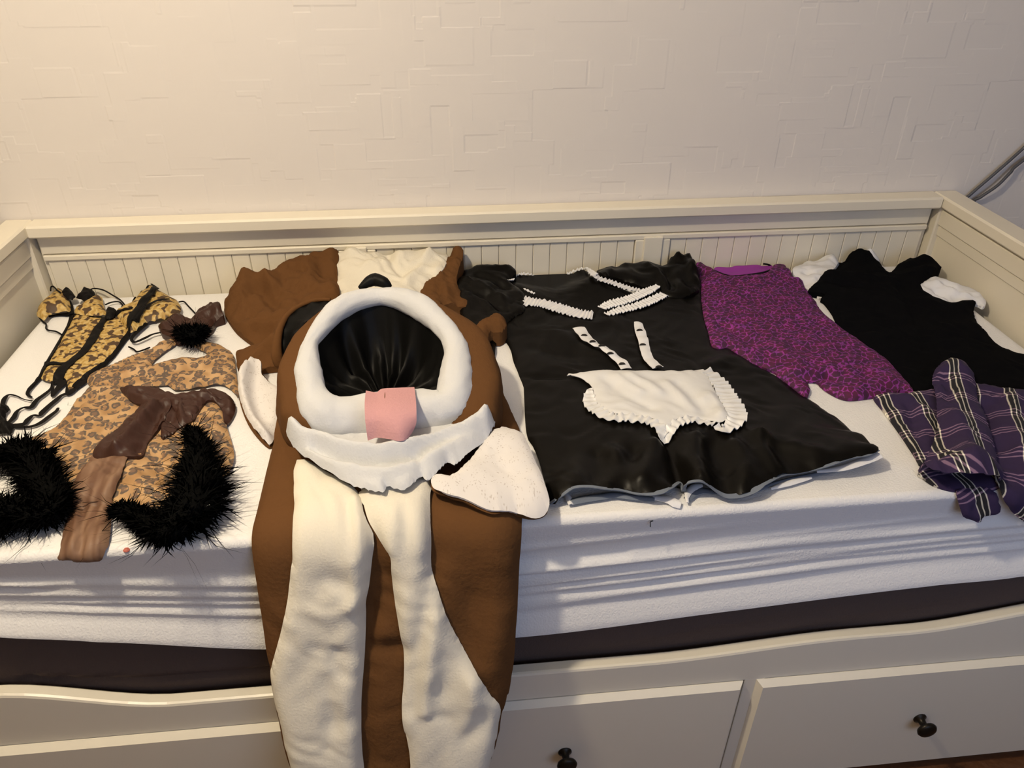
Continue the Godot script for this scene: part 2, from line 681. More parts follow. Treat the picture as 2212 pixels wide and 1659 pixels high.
func tube_mesh(p: PackedVector3Array, r: Array, sides := 10, closed := false, lumps := 0.0) -> ArrayMesh:
	var g := []
	var n := p.size()
	var up := Vector3.UP
	for k in n:
		var a := p[(k - 1 + n) % n] if closed else p[maxi(k - 1, 0)]
		var b := p[(k + 1) % n] if closed else p[mini(k + 1, n - 1)]
		var t := (b - a).normalized()
		var s := t.cross(up)
		if s.length() < 0.05: s = t.cross(Vector3.RIGHT)
		s = s.normalized()
		var w := s.cross(t)
		var f := float(k) / (n if closed else n - 1) * (r.size() if closed else r.size() - 1)
		var ri := int(f)
		var rad: float = lerpf(r[ri % r.size()], r[(ri + 1) % r.size()], f - ri) if r.size() > 1 else float(r[0])
		var row := PackedVector3Array()
		for j in sides:
			var q := TAU * j / sides
			var dir := s * cos(q) + w * sin(q)
			var lump := 1.0
			if lumps > 0.0: lump += lumps * wrinkle.get_noise_3d(p[k].x * 26 + dir.x * 1.4, p[k].y * 26 + dir.y * 1.4, p[k].z * 26 + dir.z * 1.4)
			row.append(p[k] + dir * rad * lump)
		g.append(row)
	if closed: g.append(g[0])
	else:
		var first := PackedVector3Array()
		var last := PackedVector3Array()
		for j in sides:
			first.append(p[0]); last.append(p[n - 1])
		g.push_front(first)
		g.append(last)
	return grid_mesh(g, 0.0, true, 0.3, true)


func cord(called: String, path: Array, radius: float, m: Material, parent: Node, base := []) -> MeshInstance3D:
	var p := PackedVector3Array()
	for q in spline(triples(path), 6):
		p.append(lift(q.x, q.y, q.z + radius + (height_of(base, q.x, q.y) if base else 0.0)))
	return put(called, tube_mesh(p, [radius], 8), m, parent)


# Feather trim: a lumpy core with fine strands standing out all round it.
func fur(called: String, path: Array, radii: Array, m: Material, parent: Node, strands: int, reach := 0.045, rise := 0.55) -> MeshInstance3D:
	var pts := PackedVector3Array()
	for q in spline(triples(path), 6): pts.append(lift(q.x, q.y, q.z))
	var st := SurfaceTool.new()
	st.begin(Mesh.PRIMITIVE_TRIANGLES)
	var rr := []
	for v in radii: rr.append(v * 0.001)
	var core := tube_mesh(pts, rr.map(func(v): return v * 0.58), 14, false, 0.4)
	st.append_from(core, 0, Transform3D())
	st.deindex()
	for k in strands:
		var f := rng.randf() * (pts.size() - 1.001)
		var i := int(f)
		var c := pts[i].lerp(pts[i + 1], f - i)
		var rf := f / (pts.size() - 1) * (rr.size() - 1)
		var rad: float = lerpf(rr[int(rf)], rr[mini(int(rf) + 1, rr.size() - 1)], rf - int(rf))
		var d := Vector3(rng.randfn(), rng.randfn() * rise + 0.25, rng.randfn()).normalized()
		if c.y + d.y * rad < TOP: d.y = absf(d.y) * 0.3
		var root := c + d * rad * 0.45
		var long := rad * rng.randf_range(0.35, 0.85) + (reach * rng.randf_range(0.4, 1.0) if k % 22 == 0 else 0.0)
		var bend := Vector3(rng.randfn(), rng.randfn() * 0.4 - 0.2, rng.randfn()) * long * 0.28
		var tip := root + d * long + bend
		tip.y = maxf(tip.y, TOP + 0.003 if tip.z < EDGE else tip.y)
		var mid := root + d * long * 0.55 + bend * 0.2
		var side := d.cross(Vector3(rng.randfn(), rng.randfn(), rng.randfn())).normalized() * (0.0013 if k % 22 else 0.0005)
		st.set_normal(d)
		for v in [root - side, root + side, mid + side, root - side, mid + side, mid - side, mid - side, mid + side, tip]:
			st.set_normal(d)
			st.set_uv(Vector2.ZERO)
			st.add_vertex(v)
	st.index()
	return put(called, st.commit(), m, parent)


# ---------------------------------------------------------------- the room
func room() -> void:
	var x0 := -1.7
	var x1 := 1.9
	var z1 := 2.7
	var h := 2.45
	for w in [["wall_back", Vector3(x0 - 0.1, 0, -0.12), Vector3(x1 + 0.1, h, 0)], ["wall_left", Vector3(x0 - 0.12, 0, 0), Vector3(x0, h, z1)], ["wall_right", Vector3(x1, 0, 0), Vector3(x1 + 0.12, h, z1)]]:
		tag(block(w[0], w[1], w[2], M.wall if w[0] == "wall_back" else M.unseen_wall, self, 0.0005), "", "", "", "structure")
	tag(block("floor", Vector3(x0 - 0.12, -0.1, -0.12), Vector3(x1 + 0.12, 0, z1 + 0.12), M.floor, self, 0.0005), "", "", "", "structure")
	tag(block("ceiling", Vector3(x0 - 0.12, h, -0.12), Vector3(x1 + 0.12, h + 0.1, z1 + 0.12), M.ceiling, self, 0.0005), "", "", "", "structure")
	# the wall behind the photographer, with an unseen window placed to light the bed front
	var st := begin()
	var a := Vector2(0.1, 0.9)
	var b := Vector2(1.4, 2.1)
	box(st, Vector3(x0 - 0.12, 0, z1), Vector3(a.x, h, z1 + 0.12), 0.0005)
	box(st, Vector3(b.x, 0, z1), Vector3(x1 + 0.12, h, z1 + 0.12), 0.0005)
	box(st, Vector3(a.x, 0, z1), Vector3(b.x, a.y, z1 + 0.12), 0.0005)
	box(st, Vector3(a.x, b.y, z1), Vector3(b.x, h, z1 + 0.12), 0.0005)
	tag(put("wall_front", done(st), M.unseen_wall), "", "", "", "structure")
	var win := thing("unseen_window_1", "", "", Vector3(0.75, 1.5, z1 + 0.06))
	tag(win, "", "", "", "structure")
	st = begin()
	for s in [0.0, 1.0]:
		box(st, Vector3(lerpf(a.x, b.x - 0.05, s), a.y, z1 + 0.03), Vector3(lerpf(a.x + 0.05, b.x, s), b.y, z1 + 0.09))
		box(st, Vector3(a.x, lerpf(a.y, b.y - 0.05, s), z1 + 0.03), Vector3(b.x, lerpf(a.y + 0.05, b.y, s), z1 + 0.09))
	box(st, Vector3(0.725, a.y, z1 + 0.03), Vector3(0.775, b.y, z1 + 0.09))
	put("unseen_window_frame", done(st), M.paint, win)
	var glass := mat(Color(1, 1, 1, 0.06), 0.02)
	glass.transparency = BaseMaterial3D.TRANSPARENCY_ALPHA
	block("unseen_pane", Vector3(a.x + 0.05, a.y + 0.05, z1 + 0.055), Vector3(0.725, b.y - 0.05, z1 + 0.06), glass, win, 0.0005)
	block("unseen_pane", Vector3(0.775, a.y + 0.05, z1 + 0.055), Vector3(b.x - 0.05, b.y - 0.05, z1 + 0.06), glass, win, 0.0005)
	# unseen ceiling lamp, placed to light bed and wall: rose, stem, glowing bulb
	var at := Vector3(-0.7, 2.45, 1.08)
	var lamp := thing("unseen_ceiling_lamp", "unseen ceiling lamp with a bare glowing bulb, out of view above the bed", "lamp", at)
	var o := put("ceiling_rose", lathe([[0.0, 0.0], [0.05, 0.0], [0.05, -0.012], [0.02, -0.03], [0.0, -0.03]]), M.paint, lamp)
	o.position = Vector3.ZERO
	o = put("stem", lathe([[0.0, -0.03], [0.012, -0.03], [0.012, -0.2], [0.018, -0.2], [0.018, -0.235], [0.0, -0.235]]), M.paint, lamp)
	o.position = Vector3.ZERO
	var glow := mat(Color(1, 0.95, 0.85), 0.5)
	glow.emission_enabled = true
	glow.emission = Color(1.0, 0.82, 0.6)
	glow.emission_energy_multiplier = 3.0
	o = put("bulb", lathe([[0.0, -0.235], [0.015, -0.236], [0.02, -0.25], [0.03, -0.275], [0.03, -0.29], [0.02, -0.308], [0.0, -0.314]]), glow, lamp)
	o.position = Vector3.ZERO


# ---------------------------------------------------------------- the daybed
func daybed() -> void:
	var bed := thing("daybed", "cream painted wooden daybed with panelled back and drawers below", "daybed", Vector3(0, 0, 0.43))
	var P: Material = M.paint
	block("cap_rail", Vector3(-1.0, 0.833, 0.002), Vector3(1.0, 0.86, 0.05), P, bed, 0.004)
	for s in [-1.0, 1.0]:
		block("arm_rail", Vector3(s * 1.0, 0.833, 0.002), Vector3(s * 1.056, 0.86, 0.875), P, bed, 0.004)
		var st0 := begin()
		box(st0, Vector3(s * 1.018, 0.06, 0.03), Vector3(s * 1.045, 0.835, 0.86), 0.001)
		put("arm_panel", done(st0), P, bed)
		st0 = begin()
		box(st0, Vector3(s * 1.010, 0.79, 0.034), Vector3(s * 1.02, 0.826, 0.84), 0.002)
		box(st0, Vector3(s * 1.014, 0.765, 0.034), Vector3(s * 1.02, 0.788, 0.84), 0.002)
		put("arm_moulding", done(st0), P, bed)
		for z in [0.03, 0.845]:
			block("corner_post", Vector3(s * 1.004, 0.0, z - 0.028 if z < 0.1 else z - 0.03), Vector3(s * 1.052, 0.834, z + 0.01 if z < 0.1 else z + 0.027), P, bed, 0.003)
	# back: a board, a rail with a groove, three fields of planks between the posts
	block("backing_board", Vector3(-1.0, 0.1, 0.004), Vector3(1.0, 0.834, 0.016), P, bed, 0.001)
	block("panel_rail", Vector3(-0.995, 0.7885, 0.014), Vector3(0.995, 0.834, 0.0245), P, bed, 0.0016)
	block("panel_rail", Vector3(-0.995, 0.7735, 0.014), Vector3(0.995, 0.7865, 0.028), P, bed, 0.0025)
	for x in [-0.335, 0.335]:
		block("panel_post", Vector3(x - 0.041, 0.3, 0.014), Vector3(x + 0.041, 0.7735, 0.028), P, bed, 0.002)
		block("post_block", Vector3(x - 0.022, 0.3, 0.025), Vector3(x + 0.022, 0.782, 0.033), P, bed, 0.003)
	for fld in [[-0.99, -0.377, 16], [-0.293, 0.293, 15], [0.377, 0.99, 16]]:
		var wd: float = (fld[1] - fld[0]) / fld[2]
		for k in fld[2]:
			var x: float = fld[0] + wd * k
			block("plank", Vector3(x + 0.0004, 0.3, 0.014), Vector3(x + wd - 0.0004, 0.7735, 0.0225), P, bed, 0.0016)
	# front rail with its dipping top
	var st := begin()
	var rows := []
	var n := 72
	for i in n + 1:
		var x := lerpf(-1.004, 1.004, float(i) / n)
		var y := 0.384 + 0.056 * smoothstep(0.60, 0.86, absf(x)) if x < 0.0 else 0.384 + 0.022 * smoothstep(0.15, 0.5, x) + 0.036 * smoothstep(0.6, 0.9, x)
		rows.append([Vector3(x, 0.318, 0.838), Vector3(x, y - 0.003, 0.838), Vector3(x, y, 0.841), Vector3(x, y, 0.855), Vector3(x, y - 0.0012, 0.8585), Vector3(x, y - 0.005, 0.860), Vector3(x, 0.318, 0.860)])
	for i in n:
		for j in 6:
			face(st, [rows[i][j], rows[i + 1][j], rows[i + 1][j + 1], rows[i][j + 1]], (rows[i][0] + rows[i + 1][6] + rows[i][2]) / 3.0)
	put("bed_rail", done(st), P, bed)
	for x in [-1.0, -0.345, 0.345, 1.0]:
		block("stile", Vector3(x - 0.018, 0.01, 0.838), Vector3(x + 0.018, 0.3185, 0.860), P, bed, 0.001)
	block("plinth", Vector3(-1.0, 0.0, 0.835), Vector3(1.0, 0.022, 0.85), P, bed, 0.001)
	for k in 3:
		var c: float = [-0.672, 0.0, 0.672][k]
		var w: float = 0.324
		st = begin()
		# a drawer front with a sloping border all round
		var y0 := 0.020
		var y1 := 0.3165
		var b := 0.0085
		var q := [Vector3(c - w, y0, 0.861), Vector3(c + w, y0, 0.861), Vector3(c + w, y1, 0.861), Vector3(c - w, y1, 0.861)]
		var f := [Vector3(c - w + b, y0 + b, 0.872), Vector3(c + w - b, y0 + b, 0.872), Vector3(c + w - b, y1 - b, 0.872), Vector3(c - w + b, y1 - b, 0.872)]
		var mid := Vector3(c, 0.18, 0.85)
		face(st, f, mid)
		for e in 4:
			face(st, [q[e], q[(e + 1) % 4], f[(e + 1) % 4], f[e]], mid)
			face(st, [q[e], q[(e + 1) % 4], q[(e + 1) % 4] - Vector3(0, 0, 0.02), q[e] - Vector3(0, 0, 0.02)], mid)
		var d := put("drawer", done(st), P, bed)
		var kx: float = c + 0.02
		var knob := put("knob", lathe([[0.0, 0.0], [0.012, 0.0], [0.012, 0.002], [0.007, 0.005], [0.006, 0.014], [0.009, 0.018], [0.0165, 0.021], [0.018, 0.025], [0.0155, 0.029], [0.008, 0.031], [0.0, 0.0315]], 24), M.bronze, d)
		tag(knob, "dark bronze round knob")
		knob.rotation.x = PI / 2
		knob.position = Vector3(kx - (0.012 if k == 2 else 0.0), 0.174, 0.872)


func mattresses() -> void:
	# white sheet: top, rounded edge and a front that hangs in long shallow folds
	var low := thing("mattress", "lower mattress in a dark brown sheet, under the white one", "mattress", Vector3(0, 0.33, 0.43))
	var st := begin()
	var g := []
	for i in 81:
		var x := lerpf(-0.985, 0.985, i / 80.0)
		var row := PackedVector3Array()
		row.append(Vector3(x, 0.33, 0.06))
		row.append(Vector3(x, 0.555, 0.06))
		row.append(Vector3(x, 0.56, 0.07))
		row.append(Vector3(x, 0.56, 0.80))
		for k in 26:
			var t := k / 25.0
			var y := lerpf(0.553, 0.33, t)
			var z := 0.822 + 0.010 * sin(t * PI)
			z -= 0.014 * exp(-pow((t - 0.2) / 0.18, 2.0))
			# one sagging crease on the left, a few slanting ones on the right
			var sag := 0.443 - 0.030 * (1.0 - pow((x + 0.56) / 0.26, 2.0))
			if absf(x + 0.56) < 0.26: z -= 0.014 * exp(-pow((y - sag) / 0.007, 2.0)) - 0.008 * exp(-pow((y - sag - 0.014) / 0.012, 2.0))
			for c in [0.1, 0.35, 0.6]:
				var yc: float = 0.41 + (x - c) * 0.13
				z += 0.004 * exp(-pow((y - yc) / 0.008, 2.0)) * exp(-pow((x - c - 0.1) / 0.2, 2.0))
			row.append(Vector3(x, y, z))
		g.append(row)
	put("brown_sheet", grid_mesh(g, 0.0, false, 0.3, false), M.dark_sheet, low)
	var top := thing("mattress", "upper mattress in a white fitted sheet, costumes lying on it", "mattress", Vector3(0, 0.56, 0.43))
	top.name = "mattress_001"
	var ys := [[-1.1, 0.60], [-0.8, 0.562], [-0.68, 0.537], [-0.447, 0.491], [-0.067, 0.471], [0.289, 0.494], [0.591, 0.514], [0.751, 0.52], [1.1, 0.55]]
	var creases := [[-1.0, 0.30, -0.40, 0.40, 5.0, 0.045], [-1.0, 0.47, -0.38, 0.52, 6.0, 0.05], [-0.85, 0.60, -0.36, 0.60, 4.0, 0.022], [-0.9, 0.70, -0.36, 0.70, 4.0, 0.03], [-0.9, 0.18, -0.7, 0.42, 3.0, 0.04],
		[-0.08, 0.22, 0.35, 0.12, 3.5, 0.035], [-0.08, 0.42, 0.75, 0.30, 6.0, 0.035], [-0.08, 0.56, 0.6, 0.44, 4.5, 0.022], [-0.08, 0.64, 0.7, 0.52, 5.0, 0.028], [-0.08, 0.76, 0.8, 0.60, 4.5, 0.04], [0.1, 0.34, 0.9, 0.20, 3.0, 0.03], [-0.08, 0.50, 0.3, 0.45, 3.0, 0.016]]
	g = []
	for i in 241:
		var x := lerpf(-0.989, 0.989, i / 240.0)
		var ends := maxf(0.0, (absf(x) - 0.959) / 0.03)
		var drop := 0.03 * (1.0 - sqrt(maxf(0.0, 1.0 - ends * ends)))
		var yb := 0.5
		for k in ys.size() - 1:
			if x >= ys[k][0] and x <= ys[k + 1][0]:
				var t: float = (x - ys[k][0]) / (ys[k + 1][0] - ys[k][0])
				yb = cat(ys[maxi(k - 1, 0)][1], ys[k][1], ys[k + 1][1], ys[mini(k + 2, ys.size() - 1)][1], t)
		var row := PackedVector3Array()
		row.append(Vector3(x, 0.58, 0.05))
		row.append(Vector3(x, 0.68 - drop, 0.05))
		row.append(Vector3(x, 0.695 - drop, 0.055))
		row.append(Vector3(x, TOP - drop, 0.07))
		for k in 14:
			var z := lerpf(0.09, EDGE - 0.020, k / 13.0)
			row.append(Vector3(x, TOP - drop - 0.0008 + 0.0008 * wrinkle.get_noise_2d(x * 9.0, z * 9.0), z))
		for k in 7:
			var t := k / 6.0 * PI / 2
			row.append(Vector3(x, TOP - drop - 0.012 * (1.0 - cos(t)), EDGE - 0.014 + 0.012 * sin(t)))
		for k in range(1, 47):
			var t := k / 46.0
			var y := lerpf(TOP - drop - 0.012, yb, t)
			var z := EDGE - 0.002 - 0.012 * sin(minf(t, 0.85) / 0.85 * PI) + 0.012 * smoothstep(0.78, 1.0, t)
			for c in creases:
				var u: float = clampf((x - c[0]) / (c[2] - c[0]), 0.0, 1.0)
				var tc: float = lerpf(c[1], c[3], u)
				var fade: float = smoothstep(0.0, 0.15, u) * (1.0 - smoothstep(0.55, 1.0, u)) if c[0] > -0.2 else smoothstep(0.0, 0.5, u) * (1.0 - smoothstep(0.97, 1.0, u) * 0.0)
				if c[0] > -0.2: fade = (1.0 - smoothstep(0.3, 1.0, u)) * (1.0 if x >= c[0] else 0.0)
				var dt: float = (t - tc) / c[5]
				z += c[4] * 0.001 * fade * exp(-dt * dt)
			row.append(Vector3(x, y, z))
		g.append(row)
	put("fitted_sheet", grid_mesh(g, 0.0, false, 0.3, false), M.sheet, top)


# ---------------------------------------------------------------- the corset
func corset() -> void:
	var t := thing("corset", "yellow leopard print corset with black trim and trailing laces, by the left arm", "corset", lift(-0.82, 0.35, 0))
	cloth("bodice", [-906,153,4,-875,164,4,-839,175,4,-807,175,4,-775,186,4,-772,216,4,-777,244,4,-774,281,4,-776,329,4,-782,370,4,-790,394,4,-803,408,4,-809,442,4,-821,430,4,-832,405,4,-852,396,4,-854,413,4,-872,404,4,-882,387,4,-886,352,4,-889,297,4,-899,223,4,-904,179,4], M.ocelot, t, {"puff": 7, "edge": 20, "wrinkle": 4, "freq": 22, "tile": 0.22})
	cloth("cup", [-978,157,8,-987,119,8,-982,77,8,-980,49,8,-968,45,7,-936,97,12,-917,144,8,-934,150,8,-951,159,8,-952,184,8,-969,167,8], M.ocelot, t, {"puff": 20, "edge": 30, "id": "_left", "tile": 0.26, "wrinkle": 3})
	cloth("cup", [-902,158,8,-908,137,8,-900,114,8,-891,93,8,-885,83,8,-874,85,8,-856,129,8,-839,167,8,-872,170,8], M.ocelot, t, {"puff": 14, "edge": 25, "tile": 0.22, "rot": 40, "wrinkle": 5})
	cloth("cup", [-820,166,8,-804,134,8,-798,91,8,-790,61,8,-782,45,8,-764,63,8,-731,97,8,-708,121,8,-689,173,8,-708,194,8,-729,202,8,-747,211,8,-757,239,8,-766,252,8,-806,190,8], M.ocelot, t, {"puff": 18, "edge": 30, "tile": 0.24, "rot": 70, "wrinkle": 6, "freq": 26})
	var B := ["bodice", "cup"]
	for p in [
		[[-837,140,3,-835,173,3,-833,208,3,-831,246,3,-828,283,3,-829,318,3,-840,363,3,-845,395,3,-844,418,3], [17, 15, 13, 18, 17, 14, 17, 20, 12], "busk"],
		[[-912,151,3,-904,192,3,-899,235,3,-894,286,3,-890,330,3,-886,359,3,-882,387,3,-883,411,3,-883,441,3], [12, 9, 9, 9, 9, 11, 10, 8, 3], "edge_trim"],
		[[-773,194,3,-771,233,3,-773,270,3,-773,293,3,-775,332,3,-782,365,3,-790,388,3,-801,411,3,-805,437,3], [14, 11, 8, 6, 6, 6, 8, 10, 9], "edge_trim"],
		[[-959,151,3,-942,145,3,-923,144,3,-907,151,3,-876,162,3,-840,173,3,-808,178,3,-778,179,3], [5, 9, 16, 9, 7, 8, 8, 6], "neckline_trim"],
		[[-886,359,3,-873,358,3,-857,362,3,-840,363,3], [14, 9, 9, 10], "waist_trim"],
		[[-941,88,6,-927,118,6,-914,151,6], [7, 9, 12], "cup_trim"],
		[[-761,230,6,-765,190,6,-764,144,6,-760,107,6,-766,68,6,-780,45,8], [9, 14, 13, 9, 9, 4], "cup_trim"],
		[[-824,154,6,-810,132,6,-802,103,6,-795,68,6,-784,45,8], [7, 6, 6, 5, 5], "cup_trim"],
		[[-759,225,6,-754,186,6,-744,167,6,-727,158,6,-713,149,6], [8, 7, 6, 5, 3], "cup_trim"],
		[[-758,206,6,-755,150,6,-754,102,6,-756,80,6], [6, 6, 6, 4], "cup_trim"],
		[[-904,144,6,-896,113,6,-888,95,6,-880,85,6], [4, 5, 4, 3], "cup_trim"],
	]:
		ribbon(p[2], p[0], p[1], M.trim, t, {"base": B, "arch": 1.5, "thick": 1.5, "across": 5})
	# laces
	for p in [
		[[-890,338,5,-881,377,5,-883,396,5,-883,408,5,-884,429,5,-880,448,5,-868,460,5], [8, 8, 6, 4, 7, 6, 3]],
		[[-851,416,5,-847,434,5,-851,451,5,-857,468,5,-858,489,5,-870,490,5,-876,500,5,-874,518,5,-876,533,5,-878,541,5], [3, 5, 7, 8, 9, 4, 6, 9, 6, 4]],
		[[-811,451,5,-820,457,5,-824,471,5,-829,488,5,-833,507,5,-833,517,5,-844,515,5,-848,526,5,-850,539,5,-867,541,5], [8, 6, 9, 9, 10, 4, 5, 9, 8, 8]],
		[[-811,497,5,-811,506,5,-817,522,5,-823,537,5,-832,546,5,-846,548,5,-871,542,5], [5, 6, 8, 8, 6, 6, 7]],
		[[-863,471,5,-880,464,5,-897,452,5,-911,447,5,-914,457,5,-909,477,5,-898,506,5,-883,537,5], [3, 2, 3, 4, 8, 8, 10, 12]],
		[[-827,408,5,-820,433,5,-810,454,5,-805,434,5,-799,420,5,-794,413,5], [4, 4, 8, 12, 12, 8]],
		[[-852,411,5,-848,425,5,-843,436,5,-835,459,5,-835,441,5,-834,422,5,-835,409,5], [5, 5, 5, 4, 9, 14, 14]],
		[[-747,211,8,-756,244,8,-758,271,8,-748,284,8,-733,269,8,-723,256,8,-705,248,8], [8, 8, 6, 6, 7, 5, 4]],
	]:
		ribbon("lace", p[0], p[1], M.trim, t, {"thick": 1.2, "arch": 1.0, "across": 3})
	for p in [
		[-914,42,6,-907,35,6,-885,45,6,-858,71,6,-831,100,6,-807,137,6], [-857,117,6,-849,107,6,-835,105,6,-822,120,6,-819,134,6,-821,144,6], [-981,148,4,-962,175,4,-949,189,4,-942,207,4,-934,216,4,-917,223,4,-901,237,4],
		[-708,118,6,-697,118,6,-682,141,6,-671,158,6,-659,177,6], [-755,300,5,-743,310,5,-734,320,5,-725,316,5,-714,306,5], [-945,102,30,-958,87,30,-972,69,30,-976,71,30,-970,89,30],
	]:
		cord("strap", p, 0.0016, M.trim, t)
	# black satin bows and the knot of lace ends
	cloth("bow", [-954,87,16,-958,64,16,-955,52,16,-947,57,16,-931,80,16,-919,101,16,-926,108,16,-935,108,16,-948,101,16], M.trim, t, {"puff": 12, "edge": 12, "cell": 0.003, "wrinkle": 4, "freq": 60})
	cloth("bow", [-918,102,16,-917,82,16,-918,62,16,-913,58,16,-904,66,16,-892,73,16,-884,90,16,-884,112,16,-890,125,16,-904,110,16], M.trim, t, {"puff": 12, "edge": 12, "cell": 0.003, "wrinkle": 4, "freq": 60})
	cloth("bow", [-837,169,12,-841,154,12,-837,147,12,-826,151,12,-818,163,12,-815,186,12,-821,196,12,-831,195,12], M.trim, t, {"puff": 10, "edge": 10, "cell": 0.003, "wrinkle": 4, "freq": 60})
	cloth("lace_knot", [-908,490,3,-904,484,3,-898,482,3,-890,495,3,-890,507,3,-886,521,3,-877,535,3,-864,541,3,-860,553,3,-858,568,3,-866,564,3,-878,564,3,-895,534,3], M.trim, t, {"puff": 14, "edge": 12, "cell": 0.003, "wrinkle": 10, "freq": 90})


# ---------------------------------------------------------------- the leopard dress
func leopard_dress() -> void:
	var t := thing("dress", "brown leopard print dress with a brown satin sash and black feather trim", "dress", lift(-0.68, 0.62, 0))
	cloth("bodice", [-699,284,4,-709,309,4,-726,325,4,-746,343,4,-765,364,4,-781,379,4,-792,396,4,-791,417,4,-780,435,4,-759,445,4,-729,453,4,-705,452,4,-672,444,4,-648,442,4,-629,461,4,-616,460,4,-592,457,4,-570,450,4,-549,452,4,-526,476,4,-511,503,4,-520,462,4,-535,406,4,-544,368,4,-554,342,4,-572,318,4,-591,303,4,-621,295,4,-642,300,4,-623,318,4,-600,339,4,-612,355,4,-634,351,4,-654,354,4,-672,360,4,-681,372,4,-691,383,4,-694,358,4,-683,325,4,-669,295,4,-676,277,4], M.leopard, t, {"puff": 9, "edge": 18, "wrinkle": 5, "freq": 24, "tile": 0.27, "folds": [[-5,10,-750,383,-727,357,-703,329], [6,14,-725,397,-675,394,-627,378], [-4,9,-689,417,-641,405,-601,401], [-6,9,-759,444,-721,444,-694,436]]})
	cloth("skirt", [-773,439,5,-782,467,5,-788,485,5,-788,506,5,-789,523,5,-791,549,5,-796,565,5,-806,579,5,-822,590,5,-806,625,5,-778,662,5,-751,692,5,-727,721,5,-708,745,5,-670,761,5,-638,762,5,-610,770,5,-571,793,5,-554,785,5,-522,800,5,-501,765,5,-494,717,5,-488,698,5,-487,667,5,-497,631,5,-513,588,5,-524,555,5,-540,515,5,-560,492,5,-581,486,5,-620,490,5,-665,467,5,-722,444,5], M.leopard, t, {"puff": 13, "edge": 30, "wrinkle": 9, "freq": 20, "tile": 0.30, "rot": 15, "folds": [[-10,10,-774,511,-773,564,-779,607,-778,631], [8,10,-762,512,-760,559,-770,602], [-8,10,-566,628,-579,662,-587,689], [-9,12,-609,653,-587,695,-598,708], [7,9,-558,647,-562,686,-574,712], [-6,12,-527,644,-510,680], [6,14,-626,697,-593,734]]})
	var B := ["bodice", "skirt"]
	# sash: the gathered waist, the knot and the long tail that ends over the mattress edge
	cloth("waistband", [-714,472,16,-697,471,16,-675,470,16,-649,464,16,-633,474,16,-617,499,16,-598,504,16,-579,503,16,-563,504,16,-539,510,16,-527,501,16,-514,518,16,-511,544,16,-516,574,16,-522,570,16,-531,539,16,-542,524,16,-559,522,16,-570,572,16,-584,577,16,-601,553,16,-617,527,16,-634,536,16,-655,529,16,-682,514,16,-697,495,16], M.sash, t, {"base": B, "gap": 3, "puff": 8, "edge": 12, "wrinkle": 6, "freq": 30, "stretch": 3.0, "wall": true, "cell": 0.004, "folds": [[4,5,-704,484,-675,490,-638,487], [4,5,-691,503,-660,509,-629,505], [8,9,-617,505,-574,507,-535,507,-516,527]]})
	cloth("sash_loop", [-580,490,16,-574,476,16,-553,471,16,-529,490,16,-518,509,16,-522,526,16,-538,514,16,-559,505,16], M.sash, t, {"base": B, "gap": 3, "puff": 14, "edge": 12, "wrinkle": 5, "freq": 30, "wall": true, "cell": 0.004})
	cloth("sash", [-654,525,17,-665,558,17,-675,589,17,-684,613,17,-692,636,17,-696,656,17,-688,666,17,-666,668,17,-641,673,17,-626,673,17,-621,661,17,-623,637,17,-619,616,17,-612,595,17,-610,563,17,-613,522,17,-630,514,17], M.sash, t, {"base": B, "gap": 6, "puff": 7, "edge": 14, "wrinkle": 5, "freq": 22, "wall": true, "cell": 0.004, "rot": 30, "folds": [[13,9,-635,542,-645,593,-653,635,-660,658], [-11,9,-618,543,-622,589,-626,638,-628,661], [6,7,-615,567,-609,609]]})
	cloth("sash_end", [-618,523,20,-610,516,20,-581,516,20,-562,525,20,-564,548,20,-566,572,20,-574,585,20,-586,594,20,-590,606,20,-604,620,20,-608,615,20,-614,583,20,-616,550,20], M.sash, t, {"base": B, "gap": 2, "puff": 6, "edge": 10, "wrinkle": 3, "freq": 26, "wall": true, "cell": 0.004, "folds": [[7,5,-599,524,-591,553,-583,576], [-7,7,-610,530,-602,568,-602,597]]})
	cloth("sash_tail", [-697,655,16,-698,680,16,-699,696,16,-701,720,16,-701,738,16,-699,758,16,-694,781,16,-691,800,10,-684,828,8,-683,840,8,-685,848,8,-673,848,8,-661,850,8,-644,851,8,-628,850,8,-623,841,8,-620,833,8,-627,803,9,-634,777,12,-637,757,16,-634,734,16,-635,711,16,-640,683,16,-641,669,16,-668,663,16], M.sash_sheer, t, {"base": B, "gap": 3, "puff": 7, "edge": 12, "wrinkle": 3, "freq": 24, "wall": false, "thick": 1.5, "cell": 0.004, "folds": [[7,8,-680,767,-671,801,-662,833,-661,846], [7,8,-668,763,-656,803,-645,835,-645,847], [6,8,-647,770,-637,805,-628,836,-629,847], [-7,6,-673,768,-663,802,-652,835], [6,14,-672,743,-671,728,-661,718,-646,725], [-5,9,-669,753,-675,763]]})
	# halter tie at the neck
	cloth("neck_tie", [-716,235,12,-707,215,12,-701,197,12,-693,180,12,-683,193,12,-670,206,12,-660,203,12,-657,191,12,-654,179,12,-646,165,12,-648,158,12,-640,151,12,-627,147,12,-604,182,30,-602,197,30,-592,214,30,-595,215,12,-609,226,12,-609,248,12,-615,266,12,-629,281,12,-649,291,12,-665,296,12,-681,281,12,-703,262,12,-709,248,12], M.sash, t, {"puff": 10, "edge": 14, "wrinkle": 8, "freq": 34, "wall": true, "cell": 0.004, "folds": [[-7,8,-657,210,-638,217,-617,209], [6,8,-682,203,-691,231,-698,250]]})
	fur("feather_trim", [-660,284,26,-644,300,26,-627,306,26,-617,284,26], [14, 22, 26, 16], M.fur, t, 1500, 0.03)
